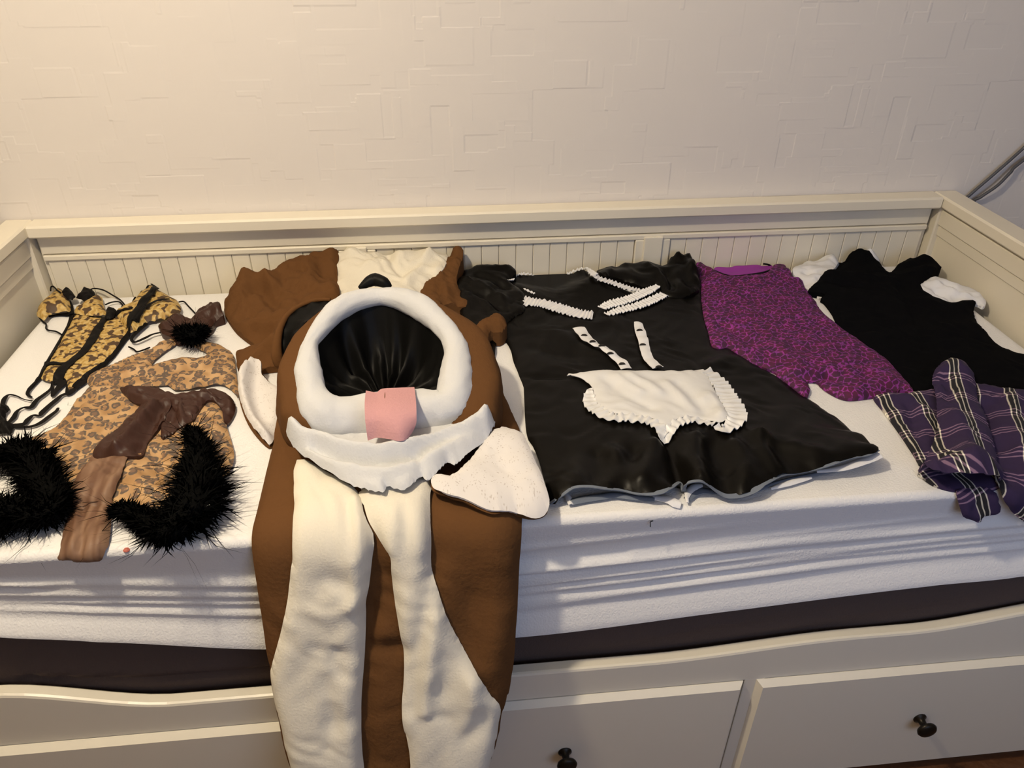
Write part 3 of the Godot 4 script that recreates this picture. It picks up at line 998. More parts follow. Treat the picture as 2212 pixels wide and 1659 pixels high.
	fur("feather_trim", [-564,610,22,-542,648,22,-529,690,22,-521,734,22,-511,776,22,-513,807,22,-530,827,22,-549,831,22,-575,815,22,-600,794,22,-618,790,22], [14, 22, 30, 42, 48, 46, 34, 26, 22, 17, 15], M.fur, t, 5200, 0.06)
	fur("feather_trim", [-851,653,22,-824,647,22,-798,647,22,-773,678,22,-744,718,22,-719,753,22,-707,781,22,-722,789,22,-750,784,22,-770,789,22,-790,792,22], [20, 28, 34, 36, 38, 36, 28, 26, 34, 38, 34], M.fur, t, 4800, 0.05)
	var st := SurfaceTool.new()
	st.begin(Mesh.PRIMITIVE_TRIANGLES)
	for p in triples([-780,736,40,-768,742,40,-758,755,40,-749,765,40,-741,769,40,-777,728,40,-579,758,40,-584,775,40,-502,737,40,-481,780,40,-466,786,40,-497,819,40,-751,780,40,-491,822,40,-761,552,40]):
		for k in 3:
			var c := lift(p.x + rng.randfn() * 0.006, p.y + rng.randfn() * 0.006, p.z + height_of(["skirt"], p.x, p.y) * 0.2)
			var d := Vector3(rng.randfn(), rng.randf() * 0.5, rng.randfn()).normalized() * 0.007
			var w := Vector3(0.0007, 0.0004, 0.0007)
			for v in [c - w, c + w, c + d]:
				st.set_normal(Vector3.UP)
				st.add_vertex(v)
	tag(put("tinsel", st.commit(), M.silver, t), "silver glints in the feathers", "", "", "stuff")


# ---------------------------------------------------------------- the dog costume
func dog_costume() -> void:
	var t := thing("dog_costume", "brown and white dog costume with padded hood and pink tongue, legs hanging down", "costume", lift(-0.25, 0.5, 0))
	cloth("body", [-400,548,14,-407,578,12,-434,541,8,-435,595,8,-432,639,8,-432,696,8,-430,780,8,-430,841,8,-430,863,8,-429,922,8,-428,966,8,-428,1011,8,-425,1033,10,-427,1042,10,-426,1080,10,-424,1128,10,-420,1177,10,-415,1228,10,-417,1306,10,-179,1336,10,-125,1245,10,-105,1187,10,-98,1148,8,-86,1108,8,-79,1069,8,-74,1022,8,-67,923,8,-61,846,8,-57,826,8,-47,722,8,-40,639,8,-45,613,8,-53,558,8,-65,510,20,-81,516,20,-96,610,14,-244,609,14], M.brown, t, {"puff": 20, "edge": 45, "wrinkle": 6, "freq": 9, "cell": 0.008, "wall": false, "thick": 3, "folds": [[-12,12,-265,846,-264,876,-274,927,-283,984,-289,1043,-297,1119,-302,1212], [-12,14,-189,896,-184,859,-185,840], [-12,20,-247,900,-260,937,-278,950], [-9,14,-240,1007,-266,1010,-278,1009], [10,30,-104,1000,-112,1050,-138,1047], [-10,30,-125,939,-145,996,-140,1032], [8,40,-89,866,-96,952]]})
	var B := ["body"]
	cloth("white_leg", [-382,713,40,-372,821,40,-371,844,40,-377,872,40,-387,920,40,-395,948,40,-404,976,40,-422,1027,14,-425,1042,14,-425,1077,14,-421,1117,14,-417,1162,14,-412,1210,16,-415,1295,16,-298,1310,16,-306,1214,20,-304,1132,40,-299,1077,40,-292,1028,40,-286,976,40,-283,936,40,-276,908,40,-268,863,40,-264,844,40,-270,837,40,-279,827,40,-285,799,40,-324,756,40], M.cream, t, {"base": B, "gap": 2, "puff": 12, "edge": 22, "wrinkle": 3, "freq": 9, "stretch": 0.4, "cell": 0.006, "folds": [[-5,14,-339,904,-339,890,-329,886,-306,898], [4,22,-329,914,-300,926], [6,12,-292,850,-291,890,-296,927], [-4,16,-356,998,-339,995,-315,1007], [-5,10,-327,1001,-332,1015,-322,1036], [-4,12,-343,1043,-344,1104,-351,1155], [-3,12,-333,1116,-315,1110], [-8,9,-299,828,-296,835,-292,842], [7,9,-287,815,-282,832,-280,841]]})
	cloth("white_leg", [-285,796,40,-275,829,40,-265,839,40,-255,847,40,-243,860,40,-244,890,40,-242,936,40,-237,988,40,-235,1022,40,-238,1060,40,-243,1099,40,-243,1134,40,-239,1159,40,-237,1204,40,-241,1317,16,-171,1326,16,-123,1240,16,-108,1180,18,-100,1122,40,-115,1092,40,-126,1064,40,-147,1022,40,-163,984,40,-173,953,40,-182,916,40,-189,887,40,-187,849,40,-187,835,40,-186,810,40,-185,780,40,-237,775,40], M.cream, t, {"base": B, "gap": 4, "puff": 13, "edge": 20, "wrinkle": 3, "freq": 10, "stretch": 0.35, "cell": 0.006, "id": "_right", "folds": [[-6,13,-196,921,-200,954,-211,992,-224,1040,-228,1103], [8,12,-188,955,-192,994,-199,1043,-211,1105], [-4,18,-170,1030,-183,1070,-187,1108,-177,1130,-165,1150], [7,14,-135,1062,-144,1112,-165,1155,-179,1202], [-4,16,-133,1127,-157,1161,-181,1201], [-7,9,-233,848,-226,844,-221,839], [6,9,-238,847,-234,841]]})
	# arms and chest, bunched up behind the hood
	cloth("sleeve", [-601,179,12,-598,155,30,-585,146,50,-564,112,60,-513,117,60,-495,60,54,-475,45,58,-449,45,66,-416,45,75,-391,45,76,-372,45,74,-373,85,60,-369,141,55,-358,220,60,-377,247,55,-424,265,50,-448,301,45,-454,360,40,-452,407,30,-464,410,14,-496,413,8,-529,406,6,-539,375,6,-545,338,6,-510,330,10,-535,296,8,-562,259,8,-586,214,8], M.brown, t, {"puff": 16, "edge": 30, "wrinkle": 16, "freq": 12, "wall": true, "folds": [[-16,12,-541,167,-522,165,-498,207,-477,247], [14,16,-557,134,-529,123,-495,167], [-10,10,-478,222,-448,212,-434,187], [-9,14,-411,60,-393,177], [-8,12,-523,292,-491,318,-470,297], [10,18,-556,265,-519,268]]})
	cloth("chest", [-361,207,50,-370,130,50,-375,70,60,-372,45,74,-343,45,82,-296,45,73,-265,45,65,-232,45,72,-181,45,75,-139,45,60,-133,45,55,-148,125,60,-177,152,50,-196,188,40,-231,219,50,-320,210,50], M.cream, t, {"puff": 8, "edge": 20, "wrinkle": 12, "freq": 12, "wall": true, "folds": [[-12,8,-263,62,-252,109,-236,139], [9,9,-223,169,-196,114,-176,63], [-7,8,-327,102,-297,75,-266,54]]})
	cloth("sleeve", [-198,188,40,-177,152,50,-148,122,60,-133,45,55,-119,45,82,-106,45,83,-100,45,66,-105,79,60,-119,132,50,-119,168,40,-106,204,30,-89,239,22,-114,239,30,-144,246,40,-164,264,50,-181,237,50], M.brown, t, {"id": "_tip", "puff": 8, "edge": 16, "wrinkle": 10, "freq": 20, "wall": true, "folds": [[-10,8,-123,28,-139,119,-160,202], [8,8,-152,140,-142,217]]})
	cloth("paw", [-93,334,30,-74,310,30,-52,289,30,-37,294,30,-31,316,30,-32,336,30,-46,354,30,-63,351,30,-70,367,30,-77,426,30,-85,426,30,-85,388,30], M.brown, t, {"puff": 16, "edge": 16, "wrinkle": 5, "freq": 30, "wall": true, "folds": [[-8,6,-73,371,-54,350,-38,357]]})
	# hood: padded white ring, brown shell, black lining
	var ring := [-260,853,419,15,-293,852,424,17,-322,849,442,19,-342,844,465,18,-358,837,498,15,-370,830,530,12,-371,821,565,17,-369,811,595,22,-363,801,622,22,-357,791,644,27,-344,781,660,32,-326,773,665,33,-303,769,664,34,-278,767,659,36,-250,767,655,38,-220,768,654,36,-190,771,657,35,-165,776,660,33,-148,785,657,28,-141,795,632,28,-137,807,602,26,-135,821,565,20,-144,833,532,18,-162,843,503,18,-185,849,470,22,-209,852,444,22,-234,853,427,18]
	var C := PackedVector3Array()
	var R := []
	for k in range(0, ring.size(), 4):
		C.append(Vector3(ring[k], ring[k + 1], ring[k + 2]) * 0.001)
		R.append(ring[k + 3] * 0.001)
	var centre := Vector3.ZERO
	for c in C: centre += c
	centre /= C.size()
	var Cs := spline(C, 5, true)
	var tw := tube_mesh(Cs, R, 28, true, 0.10)
	tag(put("hood_ring", tw, M.fleece, t), "padded white ring round the face opening")
	var shell := [PackedVector3Array(), PackedVector3Array(), PackedVector3Array(), PackedVector3Array(), PackedVector3Array()]
	var inner := [PackedVector3Array(), PackedVector3Array(), PackedVector3Array(), PackedVector3Array()]
	for k in Cs.size():
		var f := float(k) / Cs.size() * R.size()
		var a: float = lerpf(R[int(f) % R.size()], R[(int(f) + 1) % R.size()], f - int(f))
		var out := Vector3(Cs[k].x - centre.x, 0, Cs[k].z - centre.z).normalized()
		var w := (0.050 if out.x > 0.0 else 0.034) * smoothstep(0.15, 0.8, absf(out.x)) * (1.0 - 0.5 * smoothstep(0.3, 0.9, -out.z)) + 0.004
		if out.z > 0.5: w *= 1.0 - smoothstep(0.5, 0.9, out.z)
		var hgt := Cs[k].y - TOP
		shell[0].append(Cs[k] + out * a * 0.55 + Vector3.UP * a * 0.35)
		shell[1].append(Cs[k] + out * (a * 0.8 + w * 0.75) + Vector3.DOWN * a * 0.15)
		shell[2].append(Vector3(Cs[k].x, TOP + hgt * 0.55, Cs[k].z) + out * (a * 0.8 + w))
		shell[3].append(Vector3(Cs[k].x, TOP + hgt * 0.25, Cs[k].z) + out * (a * 0.8 + w * 0.9))
		shell[4].append(Vector3(Cs[k].x, TOP + 0.003, Cs[k].z) + out * (a * 0.5 + w * 0.4))
		inner[0].append(Cs[k] - out * a * 0.6 + Vector3.UP * a * 0.1)
		inner[1].append(Cs[k] - out * a * 0.55 + Vector3.DOWN * a * 0.9)
		var q := centre.lerp(Cs[k], 0.62 + 0.06 * sin(k * 0.55))
		inner[2].append(Vector3(q.x, TOP + 0.045 + 0.012 * sin(k * 0.83), q.z))
		q = centre.lerp(Cs[k], 0.05)
		inner[3].append(Vector3(q.x, TOP + 0.040, q.z))
	for g in [shell, inner]:
		var fine := []
		for i in g.size() - 1:
			for s in 4:
				var row := PackedVector3Array()
				for k in Cs.size():
					var v: Vector3 = cat(g[maxi(i - 1, 0)][k], g[i][k], g[i + 1][k], g[mini(i + 2, g.size() - 1)][k], s / 4.0)
					if g == inner: v += Vector3(0, 0.007, 0) * wrinkle.get_noise_2d(v.x * 22, v.z * 22) * (i + s / 4.0)
					else: v += Vector3(1, 0, 0) * 0.004 * wrinkle.get_noise_2d(v.y * 20, v.z * 12)
					row.append(v)
				fine.append(row)
		fine.append(g[-1])
		if g == inner: tag(put("hood_lining", grid_mesh(fine, 0.0, true, 0.3, true), M.lining, t), "black lining inside the hood")
		else: put("hood_shell", grid_mesh(fine, 0.0, true), M.brown, t)
	# black peak behind the ring
	var pk := triples([-297,861,401,-281,869,393,-269,871,389,-253,869,398,-243,861,402])
	put("hood_peak", tube_mesh(spline(pk, 4), [0.004, 0.010, 0.012, 0.010, 0.004], 10), M.lining, t)
	# a black-lined flap with a brown edge on the left of the hood
	cloth("flap", [-355,365,120,-383,356,115,-411,355,105,-431,368,95,-443,392,85,-446,413,70,-440,436,50,-432,447,50,-423,436,70,-412,425,90,-391,412,105,-362,404,120], M.lining, t, {"puff": 2, "edge": 8, "wrinkle": 3, "wall": true})
	var fl := triples([-354,827,371,-382,821,359,-410,811,357,-432,801,370,-443,791,396,-448,777,420,-449,759,440,-446,743,444,-443,731,435])
	put("flap_edge", tube_mesh(spline(fl, 5), [0.003, 0.004, 0.004, 0.005, 0.006, 0.008, 0.010, 0.010, 0.006], 10), M.brown, t)
	# ears: plush inside, brown outside
	cloth("ear_back", [-500,368,3,-516,372,3,-524,397,3,-526,427,3,-519,470,3,-506,517,3,-485,570,3,-464,608,3,-440,640,3,-432,631,3,-432,583,3,-436,528,3,-440,483,3,-465,452,3,-489,410,3], M.brown, t, {"puff": 1, "edge": 10, "wrinkle": 0, "wall": true})
	var ear := cloth("ear", [-482,427,40,-499,423,36,-508,444,34,-513,465,30,-508,502,26,-498,538,20,-480,582,14,-461,613,10,-439,641,8,-433,633,8,-433,596,12,-433,547,16,-435,509,20,-458,479,20,-477,459,30], M.speckled, t, {"puff": 5, "edge": 10, "thick": 4, "wrinkle": 3, "id": "_left", "tile": 0.12, "folds": [[18,11,-496,402,-508,436,-504,493,-491,543,-470,591,-448,629], [-8,16,-485,425,-488,482,-476,537,-460,577]]})
	tag(ear, "ear lined with off-white plush")
	cloth("ear_back", [-86,688,46,-48,692,44,-39,718,42,-33,756,40,-27,792,38,-23,819,34,-21,830,30,-23,835,26,-31,839,24,-46,840,24,-66,838,28,-79,836,34,-96,837,40,-112,836,42,-140,830,42,-160,827,42,-173,821,42,-183,812,42,-184,790,42,-174,784,44,-146,783,44], M.brown, t, {"puff": 2, "edge": 10, "thick": 3, "wrinkle": 2, "id": "_right"})
	ear = cloth("ear", [-87,697,54,-48,700,52,-39,727,50,-33,765,48,-26,800,46,-23,825,42,-21,831,38,-23,835,34,-31,839,32,-46,840,32,-67,837,36,-79,836,42,-96,836,48,-112,835,50,-140,830,50,-160,828,50,-172,825,50,-182,815,50,-183,797,50,-174,790,52,-146,789,52], M.speckled, t, {"puff": 6, "edge": 12, "thick": 4, "wrinkle": 4, "freq": 16, "id": "_right", "tile": 0.12, "folds": [[5,18,-64,727,-55,785,-46,833], [-4,14,-127,827,-103,831,-77,833]]})
	tag(ear, "ear lined with off-white plush")
	# jowls: a folded white collar with a notched lower edge
	cloth("jowls", [-397,677,56,-396,689,56,-387,708,56,-366,735,56,-337,766,56,-301,799,56,-275,814,56,-248,825,56,-245,811,56,-226,821,56,-213,817,56,-196,793,56,-192,804,56,-182,798,56,-157,766,56,-151,776,56,-122,745,56,-100,722,56,-85,692,56,-83,669,56,-95,653,56,-116,644,56,-140,659,56,-176,678,56,-233,686,56,-301,675,56,-358,652,56,-377,647,56,-392,657,56], M.fleece, t, {"base": ["body"], "gap": 24, "puff": 9, "edge": 12, "thick": 3, "wrinkle": 3, "freq": 14, "sub": 2, "cell": 0.005, "folds": [[24,13,-388,688,-371,705,-345,718,-313,736,-285,747,-252,756,-220,752,-187,739,-154,724,-124,708,-100,691], [-14,9,-348,732,-316,755,-281,767,-251,771,-220,769,-200,761,-170,742,-129,721,-106,715], [12,10,-356,740,-315,772,-276,789,-240,796,-209,782], [14,10,-188,771,-155,746,-125,723,-99,707,-95,688], [10,14,-388,690,-390,698]]})
	# tongue over the ring's lower edge
	var tg := []
	var hh := [[[-278,803,643,-261,804,651,-252,806,645,-230,807,646,-204,806,645]], [[-276,813,690,-258,813,693,-241,815,692,-222,815,694,-201,813,697]], [[-274,811,717,-257,811,720,-240,813,724,-221,813,725,-201,811,720]], [[-273,799,729,-258,800,730,-240,803,738,-222,803,743,-204,800,730]], [[-272,781,735,-259,785,735,-241,789,745,-222,789,752,-212,791,738]]]
	for r in hh: tg.append(spline(triples(r[0]), 5))
	var cols := []
	for j in tg[0].size():
		var col := PackedVector3Array()
		for i in tg.size(): col.append(tg[i][j])
		cols.append(spline(col, 5))
	tag(put("tongue", grid_mesh(cols, 0.003, false, 0.3, false), M.pink, t), "pink felt tongue")
	var seam := triples([-248,810,653,-247,815,676,-246,817,706])
	put("tongue_seam", tube_mesh(spline(seam, 4), [0.0006, 0.0008, 0.0005], 6), M.brown, t)


# ---------------------------------------------------------------- the maid's dress
func maid_dress() -> void:
	var t := thing("maid_dress", "black satin maid dress with a white ruffled apron and white ruffled collar", "dress", lift(0.2, 0.5, 0))
	cloth("neck_lining", [-2,120,14,20,45,-9,42,45,0,76,45,-10,112,45,-9,143,45,2,168,45,11,188,45,3,190,128,24,228,154,16,263,179,12,274,199,10,196,247,4,160,263,3,117,259,3,48,209,3,18,160,8], M.satin, t, {"puff": 2, "wall": true, "wrinkle": 2})
	cloth("sleeve", [-122,147,34,-109,45,7,-94,45,17,-69,45,30,-39,45,29,-8,45,29,8,45,22,15,76,24,-6,106,18,5,124,16,20,164,16,23,201,14,12,249,14,-9,264,12,-29,289,10,-28,316,8,-42,334,5,-55,357,3,-60,397,3,-66,427,2,-71,417,2,-71,371,4,-72,331,8,-98,303,10,-117,248,20,-122,204,28], M.satin, t, {"puff": 12, "edge": 22, "wrinkle": 9, "freq": 9, "stretch": 2.0, "angle": 25, "wall": true, "folds": [[9,9,-95,131,-61,163,-28,201], [-9,9,-98,172,-64,197,-27,245], [8,9,-68,219,-50,253], [-8,10,-72,96,-39,118,-13,150]]})
	cloth("sleeve", [204,45,4,239,45,10,278,45,17,317,45,23,341,45,14,360,45,-2,366,45,-5,367,45,20,373,45,38,392,45,46,410,45,39,425,45,28,411,113,46,411,138,28,404,178,14,361,209,14,321,200,14,319,158,14,291,153,14,259,137,18,229,122,24,200,128,34], M.satin, t, {"id": "_right", "puff": 12, "edge": 20, "wrinkle": 9, "freq": 10, "wall": true, "folds": [[-16,9,345,116,350,141,341,183], [-10,9,402,49,386,113,381,175], [8,9,315,74,331,121,335,165]]})
	cloth("dress_body", [14,167,10,65,204,12,127,246,12,150,284,12,172,242,12,245,199,12,327,156,12,377,128,10,428,107,6,402,205,3,383,279,3,372,343,3,362,404,3,391,408,3,415,465,3,445,515,3,464,573,3,483,623,4,497,675,6,497,745,24,489,782,38,465,792,38,444,791,34,400,800,28,360,800,20,333,802,18,297,824,22,268,830,16,243,830,12,229,825,16,207,822,32,191,821,34,181,819,28,182,811,8,180,798,12,156,821,24,134,826,22,112,821,18,92,809,16,65,812,24,42,809,28,19,810,28,3,815,20,-17,816,5,-17,743,3,-21,691,3,-29,654,3,-27,605,3,-20,527,3,-19,499,3,-27,425,3,-28,374,3,-37,325,3,-30,276,6,-16,224,10], M.satin, t, {"puff": 6, "edge": 35, "wrinkle": 5, "freq": 10, "thick": 1.5, "folds": [[-5,6,-10,478,59,487], [-16,11,185,697,185,741,180,807], [14,16,159,721,144,759,120,801], [-8,14,126,731,106,767,92,798], [12,16,93,732,103,759,92,798], [-9,16,71,730,53,795], [15,16,232,710,212,765,204,801], [-12,18,251,721,248,781,239,824], [14,14,329,720,324,755,330,801], [10,14,284,733,289,773,265,823], [-9,20,347,739,342,778], [8,16,332,720,368,741,404,775], [6,20,60,330,102,389,149,439], [-4,14,18,381,84,433], [6,14,330,481,384,451]]})
	var B := ["dress_body"]
	# white ruffles round the neck
	ribbon("collar_ruffle", [14,204,16,32,211,16,52,218,16,70,231,16,88,246,16,106,260,16,124,273,16,149,281,16], [42, 32, 32, 33, 34, 33, 32, 32], M.white, t, {"wave": 1.5, "length": 8, "ragged": 1.2, "rest": 5})
	ribbon("collar_ruffle", [171,259,16,191,243,16,219,231,16,248,216,16,281,193,16,314,167,16], [18, 28, 26, 24, 24, 12], M.white, t, {"wave": 1.4, "length": 7, "ragged": 1.0, "rest": 8})
	ribbon("collar_ruffle", [176,281,16,212,263,16,246,250,16,282,229,16,320,201,16], [12, 24, 24, 24, 22], M.white, t, {"wave": 1.5, "length": 8, "ragged": 1.2, "rest": 5})
	ribbon("collar_ruffle", [-6,110,20,14,45,-1,31,45,4,53,45,1,76,45,-9,112,45,-11,132,45,-3,148,45,4,165,45,10,182,45,10,179,123,34,191,136,28,215,148,24,235,160,20,253,172,18,279,180,16], [16, 18, 14, 10, 5, 4, 6, 9, 9, 9, 12, 16, 18, 17, 18, 12], M.white, t, {"wave": 1.4, "length": 8, "ragged": 1.0, "rest": 4, "sub": 6})
	ribbon("collar_ruffle", [23,150,18,33,163,18,43,176,18], [3, 6, 5], M.white, t, {"wave": 1.0, "length": 9, "rest": 4})
	# apron straps with worked eyelets
	for p in [[[110,333,16,116,361,16,122,389,16,128,406,16,139,418,16,151,441,16,165,464,16,170,490,16], [25, 25, 20, 16, 15, 16, 20, 21], [115,368,20,124,405,20,138,422,20,149,448,20,164,480,20]], [[233,320,16,229,354,16,226,392,16,220,437,16,221,467,16,227,495,16], [16, 21, 20, 19, 20, 22], [227,357,20,220,410,20,228,496,20]]]:
		var strap := ribbon("apron_strap", p[0], p[1], M.white, t, {"base": B, "rest": -10, "arch": 1.5, "wave": 0.7, "length": 28})
		for q in triples(p[2]):
			var hq := height_of(B, q.x, q.y) + 0.0085
			var e := PackedVector3Array()
			for k in 5: e.append(lift(q.x + (k - 2) * 0.0032, q.y - 0.002 * (1.0 - pow((k - 2) / 2.0, 2.0)), hq))
			put("eyelet", tube_mesh(e, [0.0006, 0.0022, 0.0025, 0.0022, 0.0006], 6), M.slit, t)
	cloth("apron", [59,483,20,81,487,20,119,487,20,181,498,20,238,504,20,300,504,20,311,505,20,310,533,20,306,572,20,303,610,20,302,645,20,295,669,20,280,678,20,270,672,20,238,654,20,213,660,20,191,681,20,183,668,20,174,653,20,147,641,20,128,634,20,115,630,20,103,614,20,96,584,20,98,558,20,98,530,20,85,503,20], M.apron, t, {"base": B, "gap": 4, "puff": 3, "edge": 8, "wrinkle": 1.5, "freq": 9, "stretch": 2.2, "angle": 40, "folds": [[5,9,146,515,158,544,177,568], [5,9,170,517,194,548,206,576], [-4,9,126,519,145,571,182,621], [5,10,228,551,239,590,246,628], [5,9,274,604,291,590,296,622,287,657], [-4,12,249,553,261,598,264,645]]})
	B.append("apron")
	ribbon("apron_ruffle", [310,508,22,319,522,22,324,560,22,321,596,22,320,627,22,314,659,22,299,684,22,279,697,22,270,686,22], [24, 30, 32, 34, 35, 35, 32, 22, 12], M.apron, t, {"base": ["dress_body"], "rest": -16, "wave": 2.4, "length": 13, "ragged": 0.8, "across": 7})
	ribbon("apron_ruffle", [268,682,22,254,669,22,235,662,22,212,670,22,199,682,22,185,695,22,180,678,22,171,663,22,153,653,22,135,644,22,115,643,22,102,632,22,93,613,22,85,592,22,89,560,22,95,541,22], [12, 13, 17, 17, 17, 17, 18, 19, 20, 21, 23, 25, 24, 21, 16, 6], M.apron, t, {"base": ["dress_body"], "rest": -16, "wave": 2.2, "length": 13, "ragged": 0.8, "across": 7})
	# hem: grey piping on the front edge, white ribbon on the back edge below it
	ribbon("hem_piping", [490,780,37,466,791,37,445,789,33,399,800,28,363,796,16,333,802,18,296,824,22,268,830,16,242,830,12,228,826,16,206,822,32,191,821,34,181,819,28,182,811,8,180,797,12,156,822,24,134,826,22,112,822,18,92,810,16,65,813,24,42,811,28,19,811,28,3,815,20,-16,817,6], [5], M.net, t, {"rest": 2, "thick": 1.5, "across": 3})
	ribbon("hem_ribbon", [493,781,30,470,787,26,433,792,18,394,790,12], [16, 17, 14, 6], M.white, t, {"arch": 2})
	ribbon("hem_ribbon", [385,795,5,370,797,5,345,804,5,314,814,5], [6, 12, 13, 5], M.white, t, {"arch": 2})
	ribbon("hem_ribbon", [214,799,8,203,801,8,191,810,8,184,824,8,182,832,8], [9, 14, 13, 6, 4], M.white, t, {"arch": 2})
	ribbon("hem_ribbon", [135,817,6,155,822,6,163,828,6,172,833,6], [9, 16, 15, 9], M.white, t, {"arch": 2})
	ribbon("hem_ribbon", [11,797,6,13,807,6,14,821,6], [5, 10, 7], M.white, t, {"arch": 2})
	ribbon("petticoat", [14,814,5,38,809,5,60,807,5,81,805,5,108,813,5,137,820,5], [14, 15, 14, 13, 12, 10], M.net, t, {"arch": 3})
	ribbon("petticoat", [183,825,5,207,808,5,236,814,5,274,820,5,324,803,5,367,793,5,427,782,5,501,764,5], [10, 14, 10, 8, 8, 8, 8, 5], M.net, t, {"arch": 2})


# ---------------------------------------------------------------- purple top, black top, plaid skirt
func purple_top() -> void:
	var t := thing("purple_top", "purple leopard print bodysuit lying between the maid dress and black top", "bodysuit", lift(0.6, 0.35, 0))
	cloth("neck_lining", [483,45,-5,514,45,-3,538,45,6,579,45,6,613,45,2,623,45,-6,585,114,16,547,125,14,492,130,14,469,109,16], M.purple_plain, t, {"puff": 2, "wall": true, "edge": 8, "wrinkle": 1})
	cloth("body", [438,45,15,464,45,6,465,98,18,494,123,16,549,118,16,582,114,20,626,45,1,655,45,-2,632,125,20,629,143,16,647,137,10,646,176,6,646,217,4,637,266,4,635,300,4,642,347,4,652,385,4,662,434,4,672,475,4,672,514,4,668,558,6,658,597,12,648,604,12,645,588,10,627,589,6,594,595,4,549,600,4,530,594,4,515,570,4,510,550,4,509,539,5,488,537,5,469,527,4,455,518,4,441,496,4,414,467,4,396,426,4,389,410,4,361,406,4,371,345,4,382,282,4,401,207,4,430,103,4], M.purple, t, {"puff": 10, "edge": 30, "wrinkle": 6, "freq": 12, "tile": 0.19, "wall": true, "folds": [[-8,10,458,536,493,534,539,534], [7,12,472,517,515,516,543,518], [-5,12,404,318,420,364,438,414], [-6,10,529,517,540,544,563,566], [6,18,478,430,499,488], [-5,8,613,581,650,575,655,597]]})
	cloth("gusset", [444,511,3,470,526,3,488,539,3,487,560,3,474,583,3,464,587,3,461,572,3,450,539,3], M.purple, t, {"puff": 12, "edge": 12, "wrinkle": 4, "wall": true, "freq": 30, "tile": 0.19})
	cord("neck_binding", [469,45,2,463,102,20,492,127,18,547,122,18,580,118,22,624,45,-5,615,45,3,601,45,6], 0.0022, M.trim, t)


func black_top() -> void:
	var t := thing("black_top", "black sleeveless school uniform top with white short sleeves, at the right end", "top", lift(0.95, 0.4, 0))
	cloth("white_sleeve", [646,101,16,696,45,1,716,45,11,762,45,25,801,45,33,811,45,30,797,45,5,791,45,-20,708,150,30,700,141,20,670,171,14,646,193,8,667,197,6,675,206,5,659,224,3,656,208,3,648,197,4,648,164,5,648,127,8], M.white, t, {"puff": 6, "edge": 16, "wrinkle": 9, "freq": 16, "wall": true, "folds": [[-8,6,669,122,686,132,712,130], [5,9,681,103,752,67]]})
	cloth("white_collar", [844,45,28,856,45,37,868,50,27,874,55,16,878,70,5,885,85,-5,852,85,10,845,65,21], M.white, t, {"puff": 4, "edge": 8, "wrinkle": 2, "wall": true, "cell": 0.004})
	cloth("white_sleeve", [887,200,8,908,185,8,943,171,12,954,182,14,965,187,14,974,209,12,996,221,10,1003,236,12,1003,253,12,1003,278,8,985,298,4,978,280,3,948,277,3,925,281,4,903,261,4,890,234,6], M.white, t, {"id": "_right", "puff": 10, "edge": 14, "wrinkle": 10, "freq": 20, "wall": true, "folds": [[-10,6,917,228,929,266,953,261], [8,6,930,206,948,246,975,270], [-7,5,946,215,962,247]]})
	cloth("bodice", [642,197,10,671,170,14,701,139,20,769,45,-20,791,45,-19,797,45,5,813,45,30,826,45,36,844,45,28,875,45,-3,866,106,10,875,118,5,943,55,-6,952,70,14,969,85,30,980,105,28,984,135,23,942,166,34,933,179,22,896,202,16,896,228,10,905,254,8,925,279,8,947,277,10,978,278,10,951,316,5,934,353,4,925,397,4,918,434,4,925,470,4,943,490,4,959,518,4,889,615,4,856,613,5,799,608,5,769,605,5,691,607,5,659,604,5,669,555,4,672,514,4,672,475,4,662,434,4,652,385,4,642,347,4,654,294,4,659,242,5,655,231,8,672,224,14,657,214,14], M.black, t, {"puff": 10, "edge": 25, "wrinkle": 6, "freq": 12, "wall": true, "folds": [[6,10,714,144,773,142,813,169], [-7,10,703,182,760,203], [6,12,916,114,964,101], [-6,12,848,204,805,342,755,461]]})


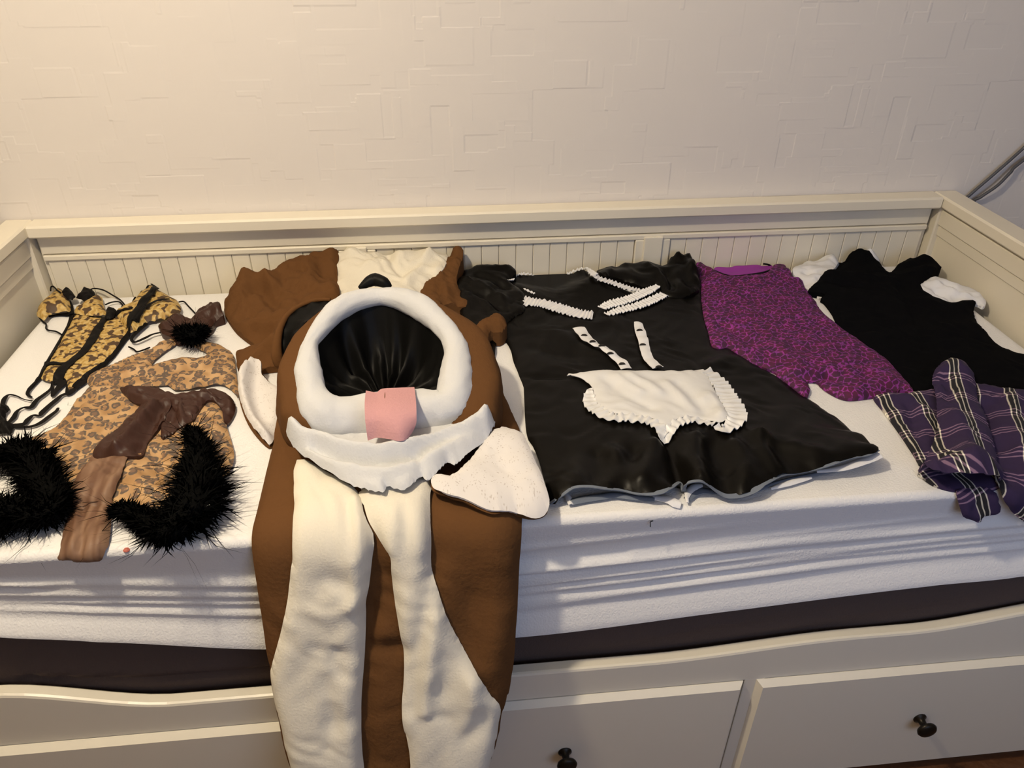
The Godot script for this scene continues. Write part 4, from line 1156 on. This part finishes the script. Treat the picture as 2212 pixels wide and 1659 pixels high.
func plaid_skirt() -> void:
	var t := thing("plaid_skirt", "purple tartan skirt with white and black checks, folded at the front right", "skirt", lift(0.85, 0.8, 0))
	cloth("panel", [586,599,6,600,600,12,616,599,14,636,606,14,662,601,14,690,605,16,692,623,6,665,671,6,638,710,6,615,737,6,590,766,6,567,784,3,570,763,3,576,720,3,581,673,3,584,634,3], M.plaid, t, {"puff": 9, "edge": 18, "wrinkle": 6, "freq": 14, "tile": 0.054, "rot": -8, "wall": true, "folds": [[-8,8,631,633,608,681,593,733,580,770], [8,9,628,622,635,648,643,661]]})
	cloth("panel", [763,595,14,782,591,14,802,602,14,822,614,14,850,618,12,884,631,12,826,720,10,744,831,8,742,903,6,718,899,6,703,892,6,683,877,8,665,858,12,654,845,12,654,832,10,678,786,8,698,738,8,731,673,8], M.plaid, t, {"id": "_right", "puff": 10, "edge": 20, "wrinkle": 8, "freq": 12, "tile": 0.054, "rot": -25, "wall": false, "thick": 2, "folds": [[-10,9,756,652,723,713,697,775,672,832], [8,12,811,631,775,697,727,778], [-8,12,720,758,700,811,694,837]]})
	cloth("facing", [553,799,4,555,811,3,561,827,3,577,837,3,610,842,3,638,842,3,658,839,3,676,823,3,661,784,3,592,778,3], M.plaid, t, {"puff": 3, "edge": 8, "wrinkle": 5, "freq": 26, "tile": 0.054, "rot": 10, "wall": true})
	cloth("pleat", [543,809,14,564,790,14,596,755,14,614,734,16,640,695,20,675,629,24,693,587,26,715,560,30,739,545,34,753,543,36,770,548,34,776,571,28,766,599,24,741,648,20,734,673,18,717,717,16,695,765,14,676,799,14,661,832,18,623,835,44,598,835,54,568,834,58,542,832,54,535,828,40], M.plaid, t, {"puff": 16, "edge": 30, "wrinkle": 6, "freq": 14, "tile": 0.054, "rot": -21, "wall": false, "thick": 2, "folds": [[-14,10,696,601,711,591,709,606,684,650], [8,12,703,582,741,561,755,587], [-10,12,603,739,582,781,557,814], [10,14,665,698,646,762,613,820], [-8,14,623,741,599,789,570,826]]})
	cloth("flap", [588,839,5,591,849,5,595,860,5,603,877,5,617,882,5,632,889,5,634,878,5,648,876,5,662,873,5,656,857,5,651,844,5,634,836,5,605,836,5], M.plaid, t, {"puff": 6, "edge": 10, "wrinkle": 6, "freq": 26, "tile": 0.054, "rot": 20, "wall": false, "thick": 2})


# ---------------------------------------------------------------- cables and crumbs
func small_things() -> void:
	for c in [["grey cable on the wall by the right arm, the upper of two", [Vector3(1.04, 0.70, 0.006), Vector3(1.075, 0.825, 0.008), Vector3(1.09, 0.852, 0.010), Vector3(1.13, 0.90, 0.012), Vector3(1.185, 0.966, 0.012), Vector3(1.30, 1.12, 0.012), Vector3(1.5, 1.5, 0.012)]], ["grey cable on the wall by the right arm, the lower of two", [Vector3(1.075, 0.70, 0.006), Vector3(1.10, 0.822, 0.008), Vector3(1.115, 0.846, 0.014), Vector3(1.142, 0.873, 0.018), Vector3(1.165, 0.903, 0.016), Vector3(1.186, 0.926, 0.012), Vector3(1.32, 1.05, 0.012), Vector3(1.6, 1.4, 0.012)]]]:
		var p := PackedVector3Array()
		for v in c[1]: p.append(v)
		tag(put("cable", tube_mesh(spline(p, 8), [0.0036], 10), M.cable), c[0], "cable", "cables beside the bed")
	var th := triples([130,850,1,126,851,1,126,855,1,126,859,1])
	var q := PackedVector3Array()
	for v in spline(th, 4): q.append(lift(v.x, v.y, 0.002))
	tag(put("thread", tube_mesh(q, [0.0007], 6), M.trim), "loose black thread on the mattress edge below the maid dress", "thread")
	var at := triples([-597,842,1])[0]
	var crumb := put("crumb", lathe([[0.0, 0.0], [0.004, 0.0005], [0.005, 0.002], [0.003, 0.004], [0.0, 0.0045]], 9), mat(Color(0.75, 0.42, 0.36), 0.8))
	crumb.position = lift(at.x, at.y, 0.0)
	tag(crumb, "tiny red crumb on the sheet below the black feather trim", "crumb")
